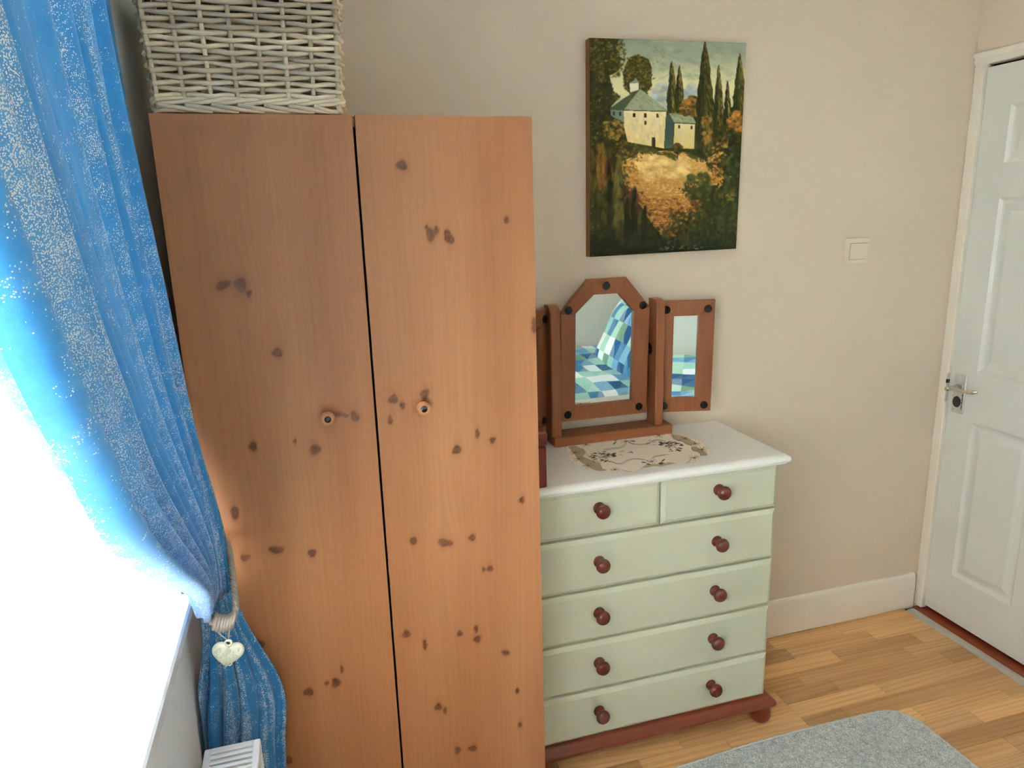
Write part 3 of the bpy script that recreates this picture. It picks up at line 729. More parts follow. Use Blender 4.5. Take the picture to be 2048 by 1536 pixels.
def wing(hx, hy, ang, side):
    ca, sa = math.cos(ang), math.sin(ang)
    def F(s, d, t):   # s from hinge outward
        dd = d-(t-1.125)*.029
        return (hx+side*(s*ca)+side*dd*sa, hy-s*sa+dd*ca, t)
    mirror_frame('wing_mirror', F, [(0, .945), (.177, .945), (.177, 1.3035), (0, 1.3035)], [(.050, .992), (.127, .992), (.127, 1.256), (.050, 1.256)],
                 [(.026, 1.2765), (.155, 1.2765), (.026, .9655), (.155, .9655)])
wing(.978, -.049, math.radians(15.5), 1)
wing(.616, -.049, math.radians(42), -1)
for x0, x1 in ((.641, .654), (.940, .954)):
    m = MB(); lathe(m, (x0, -.052, 1.158), [(0, .008), (x1-x0, .008)], 'x', 16, 1); lathe(m, ((x0+x1)/2-.002, -.052, 1.158), [(0, .016), (.001, .0175), (.004, .0175), (.005, .016)], 'x', 20, 1); obj('pivot_knob', m, M['black'], mi)

# ------------------------------------------------------------------ red box on the chest, left
bxo = empty('wooden_box', (.43, -.34, CT), 'red-brown wooden box at the left front corner of the chest top, half hidden', 'box')
m = MB(); box(m, .4145+.004, .488, -.396, -.225, CT, CT+.112, .003); obj('body', m, M['redbox'], bxo)
m = MB(); box(m, .4145, .4905, -.3985, -.222, CT+.114, CT+.1515, .004); obj('lid', m, M['redbox'], bxo)

# ------------------------------------------------------------------ embroidered doily (flat print + embroidery drawn in its own plane)
def seg_dist(X, Y, x0, y0, x1, y1):
    dx, dy = x1-x0, y1-y0; t = np.clip(((X-x0)*dx+(Y-y0)*dy)/(dx*dx+dy*dy+1e-9), 0, 1)
    return np.hypot(X-(x0+t*dx), Y-(y0+t*dy))
def inpoly(X, Y, P):
    r = np.zeros(X.shape, bool); n = len(P)
    for i in range(n):
        x0, y0 = P[i]; x1, y1 = P[(i+1) % n]
        if y0 == y1: continue
        c = ((y0 > Y) != (y1 > Y)) & (X < (x1-x0)*(Y-y0)/(y1-y0)+x0); r ^= c
    return r
def smooth_curve(P, n=6, closed=False):
    P = [np.array(p, float) for p in P]; out = []; m_ = len(P)
    for i in range(m_ if closed else m_-1):
        g = (lambda k: P[k % m_]) if closed else (lambda k: P[min(max(k, 0), m_-1)])
        a, b, c, d = g(i-1), g(i), g(i+1), g(i+2)
        for j in range(n):
            t = j/n; out.append(tuple(.5*(2*b+(c-a)*t+(2*a-5*b+4*c-d)*t*t+(3*b-a-3*c+d)*t**3)))
    if not closed: out.append(tuple(P[-1]))
    return out
HD = np.array([[4117.21324, -1507.442192, -2750.16792], [-471.090164, -1179.772195, 467.543945], [.128658, .449962, 1.]])  # cloth plane -> drawing units
def make_doily():
    nx, ny = 340, 230
    X, Y = np.meshgrid(np.linspace(.598, 1.062, nx), np.linspace(-.392, -.086, ny))
    w = HD[2, 0]*X+HD[2, 1]*Y+1; U = (HD[0, 0]*X+HD[0, 1]*Y+HD[0, 2])/w; V = (HD[1, 0]*X+HD[1, 1]*Y+HD[1, 2])/w
    out = smooth_curve([(90, 262), (86, 330), (118, 385), (112, 425), (160, 470), (240, 530), (330, 562), (380, 556), (430, 588), (540, 598), (640, 600), (720, 610), (790, 595), (880, 602), (960, 595), (1040, 562),
                        (1150, 550), (1215, 540), (1300, 535), (1400, 512), (1500, 498), (1600, 492), (1690, 480), (1760, 470), (1800, 402), (1890, 392), (1915, 345), (1870, 290), (1830, 230), (1770, 205), (1690, 172), (1580, 138), (1500, 122), (1400, 112), (1250, 96), (1000, 95), (700, 130), (400, 180), (180, 225)], 5, True)
    keep = inpoly(U, V, out)
    C = np.zeros((*U.shape, 3)); C[:] = (246, 235, 219)
    C += rng.normal(0, 3, U.shape)[..., None]
    def fill(P, c):
        C[inpoly(U, V, smooth_curve(P, 5, True))] = c
    tan = (198, 178, 150)
    fill([(110, 280), (200, 265), (250, 290), (312, 330), (322, 372), (290, 400), (330, 420), (400, 450), (470, 482), (522, 520), (540, 558), (605, 580), (540, 592), (440, 578), (360, 532), (260, 470), (190, 380), (140, 320)], tan)
    fill([(1050, 552), (1080, 525), (1140, 502), (1250, 500), (1340, 490), (1400, 478), (1480, 490), (1400, 510), (1340, 522), (1290, 535), (1200, 530), (1130, 545)], tan)
    fill([(1420, 118), (1500, 128), (1590, 150), (1680, 190), (1740, 230), (1690, 262), (1640, 260), (1600, 242), (1560, 210), (1500, 200), (1450, 180)], tan)
    fill([(1680, 290), (1740, 278), (1800, 310), (1850, 340), (1892, 380), (1850, 402), (1800, 395), (1790, 360), (1740, 342), (1700, 330)], tan)
    def line(P, w, c, op=1.0, n=5):
        Q = smooth_curve(P, n) if len(P) > 2 else P
        for (a, b), (c_, d_) in zip(Q[:-1], Q[1:]):
            lo, hi = min(a, c_)-12, max(a, c_)+12; l2, h2 = min(b, d_)-12, max(b, d_)+12
            I = (U > lo) & (U < hi) & (V > l2) & (V < h2)
            if not I.any(): continue
            dd = seg_dist(U[I], V[I], a, b, c_, d_); k = np.clip(w+1.5-dd, 0, 1.5)/1.5*op
            C[I] = C[I]*(1-k[:, None])+np.array(c)*k[:, None]
    def leaf(x, y, a, L, w, c, op=1.0):
        dx, dy = (U-x)*math.cos(a)+(V-y)*math.sin(a), -(U-x)*math.sin(a)+(V-y)*math.cos(a)
        k = np.clip(1.15-np.hypot(dx/L, dy/w), 0, .3)/.3*op
        C[:] = C*(1-k[..., None])+np.array(c)*k[..., None]
    ink = (112, 98, 80); dk = (62, 52, 38)
    for P in ([(640, 460), (700, 485), (780, 490), (860, 450), (960, 430), (1060, 440), (1130, 460)], [(650, 470), (720, 497), (800, 498), (880, 455), (980, 438), (1080, 452)],
              [(560, 315), (660, 297), (760, 285), (832, 250)], [(580, 325), (680, 307), (780, 295), (835, 262)], [(880, 228), (960, 243), (1080, 243), (1160, 213), (1230, 190), (1300, 195), (1360, 220)],
              [(900, 240), (980, 254), (1090, 252), (1170, 222), (1240, 200), (1310, 206)], [(1180, 430), (1190, 410), (1240, 395), (1320, 382), (1400, 380)], [(1195, 435), (1210, 415), (1260, 402), (1340, 390)],
              [(790, 575), (880, 598), (980, 592), (1050, 550)], [(1480, 498), (1600, 494), (1650, 470), (1680, 440)], [(270, 290), (320, 340), (360, 400), (430, 440), (500, 490), (540, 560)], [(1440, 140), (1500, 190), (1600, 225), (1680, 265), (1700, 320), (1780, 350), (1800, 390)]):
        line(P, 1.6, ink, .75)
    random.seed(5)
    def daisy(x, y, R, c):
        for k in range(9):
            a = 2*PI*k/9+random.uniform(-.2, .2); ex, ey = x+R*math.cos(a)*1.25, y+R*.62*math.sin(a)
            line([(x, y), ((x+ex)/2+6*math.sin(a), (y+ey)/2-4*math.cos(a)), (ex, ey)], 1.5, c, .85, 3)
        leaf(x, y, 0, 13, 9, dk, .7); leaf(x, y, 0, 6, 4, (200, 180, 150), .8)
    for x, y in ((190, 355), (240, 435), (355, 520), (705, 572), (1175, 468), (1720, 420), (1820, 315), (1730, 240), (1600, 175), (845, 212), (330, 250), (1265, 135)): daisy(x, y, 58, (142, 122, 98))
    for cx, cy, fl in ((560, 410, 1), (1420, 265, -1)):
        daisy(cx, cy, 62, ink)
        for k in range(26):
            a = random.uniform(0, 2*PI); r = random.uniform(50, 150)
            leaf(cx+r*math.cos(a)-20*fl, cy+.55*r*math.sin(a), random.uniform(-.8, .8), random.uniform(16, 28), random.uniform(3.5, 6), random.choice((ink, dk, (128, 114, 92))), .75)
        for ox, oy in ((130, -45), (115, -25), (135, -10), (60, -30)): leaf(cx+ox*fl, cy+oy*.9, -.15*fl, 30, 8, dk, .9)
        for k in range(7):
            px, py = cx+fl*(190+random.uniform(0, 150)), cy-40+random.uniform(-35, 40)
            line([(px, py), (px+25*fl, py-6), (px+42*fl, py+8)], 1.4, ink, .7, 4)
    for x, y, a in ((720, 195, -.3), (700, 232, -.8), (935, 208, .15), (1070, 480, .1), (1130, 505, .2), (1285, 498, .3), (1320, 455, -.7), (1300, 488, 0), (540, 455, -.3), (590, 465, -.4), (450, 365, .1), (430, 420, 0), (1440, 228, -.2), (1380, 225, -.5), (1540, 300, .2), (1520, 330, .3), (1500, 240, 0), (1555, 262, 0)): leaf(x, y, a, 30, 7, dk, .85)
    vs = []; fs = []
    z0 = CT+.0012+.0008*(rng.random(U.shape)*.3)
    emb = np.clip((200-C.mean(-1))/150, 0, 1)*.0007
    idx = np.arange(nx*ny).reshape(ny, nx)
    q = np.stack([idx[:-1, :-1], idx[:-1, 1:], idx[1:, 1:], idx[1:, :-1]], -1)
    kq = keep[:-1, :-1] & keep[:-1, 1:] & keep[1:, 1:] & keep[1:, :-1]
    q = q[kq]
    used = np.unique(q); rem = -np.ones(nx*ny, int); rem[used] = np.arange(len(used))
    mb = MB(); mb.v = list(zip(X.ravel()[used], Y.ravel()[used], (z0+emb).ravel()[used])); mb.f = [tuple(t) for t in rem[q].tolist()]
    o = obj('doily', mb, M['doily'], smooth=0, fix=False)
    col = np.ones((len(used), 4), np.float32); col[:, :3] = linv(np.clip(C.reshape(-1, 3)[used], 0, 255))
    at = o.data.attributes.new('paint', 'FLOAT_COLOR', 'POINT'); at.data.foreach_set('color', col.ravel())
    tag(o, 'beige embroidered doily with scalloped edge lying on the white chest top', 'doily')
make_doily()

# ------------------------------------------------------------------ painting
HP = np.array([[1105.295254, 9.692521, 95.], [31.442986, 1554.004857, 52.], [.069782, .079304, 1.]])
def make_painting():
    W_, H_ = 380, 514
    u, v = np.meshgrid(np.linspace(0, 1, W_), np.linspace(0, 1, H_))
    w = HP[2, 0]*u+HP[2, 1]*v+1; X = (HP[0, 0]*u+HP[0, 1]*v+HP[0, 2])/w; Y = (HP[1, 0]*u+HP[1, 1]*v+HP[1, 2])/w
    C = np.zeros((H_, W_, 3)); R = random.Random(3)
    def put(mask, c, op=1.0):
        k = (mask.astype(float)*op)[..., None]; C[:] = C*(1-k)+np.array(c, float)*k
    def poly(P, c, c2=None, ax=1):
        mk = inpoly(X, Y, P)
        if c2 is None: C[mk] = c; return
        a = np.array(P)[:, ax]; t = np.clip(((Y if ax else X)-a.min())/(a.max()-a.min()), 0, 1)[..., None]
        g = np.array(c)*(1-t)+np.array(c2)*t; C[mk] = g[mk]
    def dab(x, y, rx, ry, a, c, op):
        # local window
        jj = int(((x-95)/1000)*W_); ii = int(((y-60)/1400)*H_); rad = int(max(rx, ry)*1.45*W_/1000)+4
        i0, i1, j0, j1 = max(0, ii-rad-18), min(H_, ii+rad+18), max(0, jj-rad-18), min(W_, jj+rad+18)
        if i0 >= i1 or j0 >= j1: return
        xs, ys_ = X[i0:i1, j0:j1]-x, Y[i0:i1, j0:j1]-y
        dx, dy = xs*math.cos(a)+ys_*math.sin(a), -xs*math.sin(a)+ys_*math.cos(a)
        k = (np.clip(1.2-np.hypot(dx/rx, dy/ry), 0, .4)/.4*op)[..., None]
        C[i0:i1, j0:j1] = C[i0:i1, j0:j1]*(1-k)+np.array(c)*k
    def scatter(P, n, cols, rx, ry, a=0, op=.7, ja=.6):
        A = np.array(P); x0, y0 = A.min(0); x1, y1 = A.max(0)
        for _ in range(n):
            for _t in range(12):
                x, y = R.uniform(x0, x1), R.uniform(y0, y1); ins = False; m_ = len(P)
                for i in range(m_):
                    (xa, ya), (xb, yb) = P[i], P[(i+1) % m_]
                    if (ya > y) != (yb > y) and x < (xb-xa)*(y-ya)/(yb-ya)+xa: ins = not ins
                if ins: break
            else: continue
            c = R.choice(cols); j = R.uniform(.82, 1.18)
            dab(x, y, rx*R.uniform(.6, 1.4), ry*R.uniform(.6, 1.4), a+R.uniform(-ja, ja), [q*j for q in c], op*R.uniform(.6, 1.2))
    sky = np.array([(0, (126, 138, 122)), (170, (150, 158, 138)), (300, (196, 192, 152)), (400, (206, 198, 156)), (520, (170, 172, 150))], dtype=object)
    for ch_ in range(3): C[..., ch_] = np.interp(Y, [s[0] for s in sky], [s[1][ch_] for s in sky])
    scatter([(300, 60), (1100, 80), (1100, 330), (300, 300)], 160, [(136, 146, 128), (150, 158, 138), (120, 130, 112)], 40, 12, .1, .22)
    scatter([(500, 400), (560, 340), (620, 370), (700, 410), (760, 360), (830, 400), (830, 500), (520, 500)], 70, [(146, 160, 168), (158, 168, 172), (132, 148, 156)], 26, 18, 0, .5)
    C[Y > 520] = (52, 54, 28)
    # far trees
    scatter([(640, 520), (700, 480), (740, 440), (790, 440), (820, 500), (820, 560), (640, 560)], 60, [(132, 98, 42), (90, 72, 30), (60, 58, 26)], 18, 16, 0, .85)
    olive = [(62, 58, 24), (88, 80, 34), (112, 100, 46), (48, 46, 20), (132, 118, 58)]; dark = [(34, 38, 20), (46, 48, 24), (58, 58, 28)]
    # round tree
    cirp = [(410+105*math.cos(a)*R.uniform(.85, 1.05), 300+140*math.sin(a)*R.uniform(.9, 1.05)) for a in np.linspace(0, 2*PI, 16)[:-1]]
    poly(cirp, (58, 56, 24)); scatter(cirp, 420, olive, 8, 6, -.5, .7)
    scatter([(290, 200), (420, 150), (530, 300), (480, 420), (330, 420)], 120, olive, 8, 6, -.5, .7)
    scatter([(270, 60), (330, 90), (330, 200), (290, 300), (240, 320), (270, 160)], 110, olive, 8, 6, -.6, .6)
    ragged = [(300+R.uniform(-14, 22), 60+i*9) for i in range(28)]
    for x, y in ragged: dab(x-12, y, 11, 7, -.6, R.choice(olive), .7)
    scatter([(520, 105), (600, 130), (590, 200), (500, 230)], 34, [(120, 116, 76)], 8, 3, .6, .5)
    # left foliage
    LP = [(80, 40), (290, 55), (270, 120), (300, 190), (285, 270), (225, 300), (250, 400), (300, 440), (235, 500), (225, 560), (330, 600), (352, 660), (300, 720), (440, 755), (440, 830), (300, 850), (80, 900)]
    poly(LP, (52, 52, 24)); scatter(LP, 1000, olive, 9, 6, -.6, .65); scatter([(80, 250), (230, 300), (250, 500), (200, 900), (80, 900)], 160, dark, 18, 14, 0, .6)
    scatter([(190, 600), (330, 590), (352, 660), (280, 720), (190, 700)], 60, [(128, 104, 44), (150, 120, 58)], 12, 9, 0, .7)
    # house
    poly([(318, 528), (607, 534), (592, 778), (345, 735), (322, 640)], (216, 202, 160), (206, 180, 122)); poly([(232, 524), (320, 528), (322, 600), (262, 580), (235, 560)], (112, 128, 116))
    poly([(222, 523), (318, 450), (428, 386), (320, 527)], (74, 84, 60)); poly([(428, 386), (614, 530), (318, 526)], (146, 152, 122))
    poly([(357, 350), (418, 348), (418, 392), (362, 412)], (206, 204, 178)); poly([(355, 350), (402, 316), (420, 348)], (126, 130, 118))
    poly([(600, 538), (650, 606), (640, 772), (583, 776)], (66, 84, 74)); poly([(650, 608), (786, 612), (781, 778), (643, 772)], (206, 196, 150), (196, 172, 112)); poly([(610, 538), (762, 546), (795, 613), (649, 606)], (142, 148, 116))
    scatter([(430, 400), (600, 525), (340, 522)], 70, [(164, 168, 140), (118, 126, 98)], 16, 3, .6, .5, .2); scatter([(615, 545), (760, 550), (785, 605), (650, 602)], 30, [(166, 168, 138), (112, 120, 92)], 12, 3, .5, .5, .2)
    scatter([(330, 540), (595, 545), (585, 760), (350, 720)], 90, [(226, 214, 178), (200, 186, 144)], 8, 20, 0, .3, .2)
    for x, y, a, b in ((388, 558, 7, 13), (461, 560, 7, 13), (541, 561, 7, 13), (461, 609, 7, 13), (682, 632, 6, 11), (763, 637, 6, 11), (256, 548, 7, 13), (297, 551, 7, 13), (515, 740, 11, 37)):
        C[(abs(X-x) < a) & (abs(Y-y) < b)] = (70, 50, 28)
    for a, b in (((318, 527), (610, 533)), ((650, 607), (793, 613)), ((600, 538), (586, 776)), ((650, 606), (641, 770))):
        C[seg_dist(X, Y, *a, *b) < 2.5] = (58, 58, 42)
    # field
    FP = [(290, 870), (450, 795), (600, 790), (720, 800), (850, 850), (960, 780), (1000, 830), (900, 900), (945, 970), (930, 1010), (760, 1030), (730, 1090), (780, 1180), (660, 1200), (640, 1330), (540, 1330), (480, 1230), (400, 1110), (320, 1010)]
    poly(FP, (198, 160, 92), (132, 84, 38)); scatter(FP, 1500, [(206, 170, 100), (190, 146, 76), (170, 122, 58), (214, 182, 116)], 8, 4, 0, .42)
    scatter([(440, 800), (740, 830), (760, 960), (460, 980), (380, 880)], 90, [(216, 188, 124), (224, 198, 136)], 28, 14, .2, .35)
    scatter([(320, 900), (400, 850), (420, 1010), (330, 1000)], 120, [(150, 104, 48), (120, 84, 40), (176, 130, 66)], 9, 5, 0, .6)
    scatter([(880, 930), (945, 960), (930, 1010), (860, 1000)], 60, [(186, 128, 58), (204, 146, 74)], 9, 7, 0, .6)
    scatter([(320, 1000), (480, 1100), (700, 1100), (700, 1330), (480, 1330)], 520, [(126, 74, 36), (96, 58, 32), (166, 110, 50), (84, 50, 32)], 10, 4, 0, .5)
    scatter([(430, 770), (520, 785), (640, 800), (670, 850), (560, 815), (430, 810)], 50, [(70, 68, 28), (92, 86, 36)], 18, 6, .3, .8); scatter([(700, 800), (760, 800), (820, 850), (800, 860)], 30, [(74, 70, 28)], 12, 5, .6, .8)
    def cyp(x, y0, y1, w_, lit):
        P = []; N_ = 16
        for i in range(N_+1):
            t = i/N_; P.append((x+w_*.5*(min(1, t*1.6)**.7)*(1 if t < .85 else 1-(t-.85)*3)*(1+.16*R.uniform(-1, 1)), y0+(y1-y0)*t))
        P += [(2*x-a+R.uniform(-3, 3), b) for a, b in P[::-1]]
        poly(P, (48, 50, 24))
        for i in range(int((y1-y0)*w_/170)):
            t = R.random()**.8; yy = y0+(y1-y0)*t; hw = w_*.46*min(1, t*1.6)**.7; xx = x+R.uniform(-hw, hw)
            c = R.choice(lit if xx > x-hw*.2 else dark); dab(xx, yy, 4.5, 15, .25*(1 if xx < x else -1), [q*R.uniform(.8, 1.2) for q in c], .75)
    lit = [(86, 80, 36), (112, 102, 50), (66, 64, 28), (134, 118, 60)]
    cyp(635, 200, 545, 62, lit); cyp(684, 236, 545, 58, lit)
    scatter([(690, 500), (760, 430), (800, 460), (810, 560), (690, 560)], 60, [(146, 102, 44), (112, 80, 34), (64, 58, 26)], 15, 13, 0, .8)
    poly([(800, 560), (1110, 480), (1100, 800), (900, 790), (800, 700)], (44, 46, 22))
    cyp(940, 235, 790, 74, lit); cyp(998, 340, 720, 54, [(150, 128, 66), (112, 98, 48), (76, 68, 32)]); cyp(1078, 150, 720, 96, lit); cyp(852, 72, 800, 118, [(62, 62, 28), (84, 82, 38), (48, 50, 24), (102, 94, 46)])
    scatter([(835, 560), (890, 540), (895, 700), (870, 760), (830, 720)], 60, [(134, 104, 48), (150, 112, 54)], 9, 10, 0, .6)
    scatter([(1010, 560), (1080, 510), (1095, 640), (1060, 680), (1010, 650)], 90, [(160, 108, 48), (134, 92, 42), (178, 126, 62)], 12, 11, 0, .75); scatter([(930, 690), (990, 670), (1010, 740), (960, 790), (930, 760)], 60, [(160, 126, 62), (128, 104, 52)], 10, 9, 0, .75)
    scatter([(900, 620), (1090, 640), (1090, 800), (930, 790)], 110, dark+[(70, 66, 30)], 14, 12, 0, .6)
    for x in (826, 838): C[seg_dist(X, Y, x, 795, x-1, 862) < 3.2] = (42, 34, 20)
    bp = [(670+33*math.cos(a), 775+38*math.sin(a)) for a in np.linspace(0, 2*PI, 14)[:-1]]; poly(bp, (52, 48, 22)); scatter(bp, 40, [(98, 84, 38), (60, 56, 26)], 8, 7, 0, .8); C[seg_dist(X, Y, 670, 800, 670, 845) < 2.6] = (46, 36, 20)
    # right lower shrubs
    RP = [(860, 880), (960, 810), (1110, 790), (1110, 1480), (600, 1480), (640, 1240), (760, 1150), (720, 1060), (760, 960)]
    RP2 = [(860, 880), (960, 810), (1110, 790), (1110, 1480), (600, 1480), (640, 1240), (800, 1180), (930, 1010), (940, 960), (880, 905)]
    poly(RP2, (44, 50, 26)); scatter(RP2, 900, [(62, 70, 34), (78, 84, 40), (44, 50, 26), (92, 90, 44), (36, 42, 24)], 10, 14, .2, .5)
    scatter([(620, 1180), (800, 1180), (800, 1420), (600, 1420)], 120, [(74, 46, 34), (96, 70, 40), (56, 50, 28), (110, 100, 52)], 9, 16, 0, .5)
    scatter([(740, 960), (860, 930), (900, 1010), (880, 1080), (740, 1090), (720, 1030)], 90, [(66, 72, 34), (86, 88, 44), (52, 56, 28)], 16, 16, 0, .75); scatter([(740, 1110), (830, 1110), (830, 1190), (760, 1190)], 36, [(146, 96, 50), (120, 76, 38)], 11, 6, .3, .7)
    scatter([(990, 1060), (1040, 1060), (1040, 1110), (990, 1110)], 14, [(128, 114, 60)], 11, 9, 0, .6)
    for (xa, ya), (xb, yb), cols_ in (((640, 1330), (660, 1200), 0), ((660, 1200), (780, 1180), 0), ((730, 1090), (760, 1030), 0), ((900, 900), (960, 800), 0), ((850, 850), (960, 780), 0), ((930, 1010), (945, 960), 1), ((290, 870), (330, 1010), 0), ((320, 1010), (400, 1110), 0), ((400, 1110), (480, 1230), 0), ((480, 1230), (540, 1330), 0), ((290, 870), (450, 795), 0), ((540, 1330), (640, 1330), 0), ((945, 960), (900, 900), 1)):
        for k in range(46):
            t_ = R.random(); x, y = xa+(xb-xa)*t_+R.gauss(0, 20), ya+(yb-ya)*t_+R.gauss(0, 20)
            c = R.choice(((58, 62, 30), (72, 66, 32), (46, 46, 24), (150, 104, 48), (176, 128, 62)) if cols_ == 0 else ((198, 140, 66), (160, 104, 46), (84, 76, 36)))
            dab(x, y, R.uniform(5, 12), R.uniform(4, 10), R.uniform(-1, 1), c, .7)
    # left lower verticals
    LL = [(80, 720), (300, 850), (320, 1010), (400, 1110), (480, 1240), (560, 1340), (620, 1490), (80, 1500)]
    poly(LL, (48, 46, 22)); scatter(LL, 360, [(64, 62, 28), (82, 76, 36), (38, 42, 22), (96, 86, 44)], 11, 34, 0, .5, .25)
    scatter([(145, 760), (200, 740), (215, 980), (175, 1080), (145, 980)], 60, [(138, 98, 42), (112, 84, 36)], 9, 28, 0, .6, .15); scatter([(200, 880), (240, 860), (235, 980), (200, 980)], 20, [(86, 46, 32)], 8, 24, 0, .6, .1)
    scatter([(250, 830), (310, 850), (330, 1250), (260, 1280)], 70, [(88, 84, 42), (104, 96, 50)], 10, 30, 0, .5, .2); scatter([(330, 1000), (420, 1090), (430, 1200), (340, 1190)], 40, [(96, 52, 40), (76, 44, 32)], 12, 20, 0, .55, .3)
    for x, a, b in ((230, 900, 1300), (385, 1060, 1330), (340, 1120, 1350), (450, 1180, 1400)): scatter([(x-14, a), (x+14, a), (x+16, b), (x-16, b)], 34, [(26, 30, 16), (34, 36, 18)], 8, 36, 0, .6, .1)
    # dark foot
    k = np.clip((Y-1280)/150, 0, 1)[..., None]*.8; C[:] = C*(1-k)+np.array((20, 28, 18))*k
    scatter([(150, 1300), (1060, 1260), (1060, 1420), (150, 1450)], 110, [(50, 58, 34), (30, 38, 22), (66, 66, 40)], 13, 16, 0, .4)
    for a, b in (((970, 1050), (975, 1420)), ((930, 1250), (970, 1380)), ((1045, 1130), (985, 1410)), ((1000, 1200), (1040, 1120)), ((1010, 900), (1015, 1050)), ((880, 1150), (870, 1350))):
        kk = np.clip(3-seg_dist(X, Y, *a, *b), 0, 1)[..., None]*.5; C[:] = C*(1-kk)+np.array((84, 82, 48))*kk
    scatter([(560, 1415), (830, 1405), (890, 1425), (560, 1440)], 26, [(132, 128, 108), (104, 104, 84)], 9, 3, 0, .7); scatter([(100, 480), (125, 480), (125, 1480), (100, 1480)], 26, [(170, 168, 150)], 3, 3, 0, .7)
    for ax_ in (0, 1): C = .22*np.roll(C, 1, ax_)+.56*C+.22*np.roll(C, -1, ax_)
    C += rng.normal(0, 5, C.shape[:2])[..., None]; C = 255*(np.clip(C, 0, 255)/255)**1.04*1.17
    return np.clip(C, 0, 255), W_, H_
pa = empty('painting', (1.01, 0, 1.75), 'unframed canvas painting of white farmhouse and cypress trees on back wall', 'painting')
pc = [(.760, 2.051), (1.2632, 2.0545), (1.2585, 1.4515), (.7590, 1.4475)]   # tl tr br bl
def make_canvas():
    C, w_, h_ = make_painting()
    u, v = np.meshgrid(np.linspace(0, 1, w_), np.linspace(0, 1, h_)); f = lambda k: (pc[0][k]*(1-u)+pc[1][k]*u)*(1-v)+(pc[3][k]*(1-u)+pc[2][k]*u)*v
    X, Z = f(0), f(1)
    relief = (C.mean(-1)-np.roll(C.mean(-1), 1, 0))/255*.0012
    mb = MB(); mb.v = list(zip(X.ravel(), (-.0302-relief).ravel(), Z.ravel())); idx = np.arange(w_*h_).reshape(h_, w_)
    mb.f = [tuple(t) for t in np.stack([idx[:-1, :-1], idx[1:, :-1], idx[1:, 1:], idx[:-1, 1:]], -1).reshape(-1, 4).tolist()]
    o = obj('painted_canvas', mb, M['painting'], pa, smooth=0, fix=False)
    col = np.ones((w_*h_, 4), np.float32); col[:, :3] = linv(C.reshape(-1, 3)); at = o.data.attributes.new('paint', 'FLOAT_COLOR', 'POINT'); at.data.foreach_set('color', col.ravel())
    m = MB(); q = [pc[0], pc[1], pc[2], pc[3]]
    loft(m, [[(x, -.001, z) for x, z in q], [(x, -.028, z) for x, z in q], [(x+(.0012 if i in (0, 3) else -.0012), -.0296, z+(-.0012 if i < 2 else .0012)) for i, (x, z) in enumerate(q)]])
    obj('stretcher_edge', m, M['canvas_side'], pa, smooth=0)
make_canvas()

# ------------------------------------------------------------------ light switch
sw = empty('light_switch', (1.745, 0, 1.424), 'cream square light switch on the back wall beside the door', 'switch')
m = MB(); q = lambda i, y: [(1.699+i, y, 1.3805+i), (1.7875-i, y, 1.3805+i), (1.7915-i, y, 1.4675-i), (1.6995+i, y, 1.4675-i)]
loft(m, [q(0, -.0005), q(0, -.006), q(.0015, -.0088), q(.003, -.0092)]); obj('plate', m, M['switch'], sw, smooth=30)
m = MB(); q = lambda i, y, dy: [(1.713+i, y-dy, 1.396+i), (1.780-i, y-dy, 1.396+i), (1.7835-i, y, 1.449-i), (1.7145+i, y, 1.449-i)]
loft(m, [q(0, -.009, 0), q(0, -.0105, .0015), q(.002, -.0120, .0028)]); obj('rocker', m, M['switch'], sw, smooth=30)
m = MB(); q = lambda i, y: [(1.7118+i, y, 1.3945+i), (1.7815-i, y, 1.3945+i), (1.785-i, y, 1.4505-i), (1.7132+i, y, 1.4505-i)]
loft(m, [q(0, -.0088), q(0, -.0094)]); obj('rocker_recess', m, plain('switch_gap', (150, 138, 120), .7), sw, smooth=0)

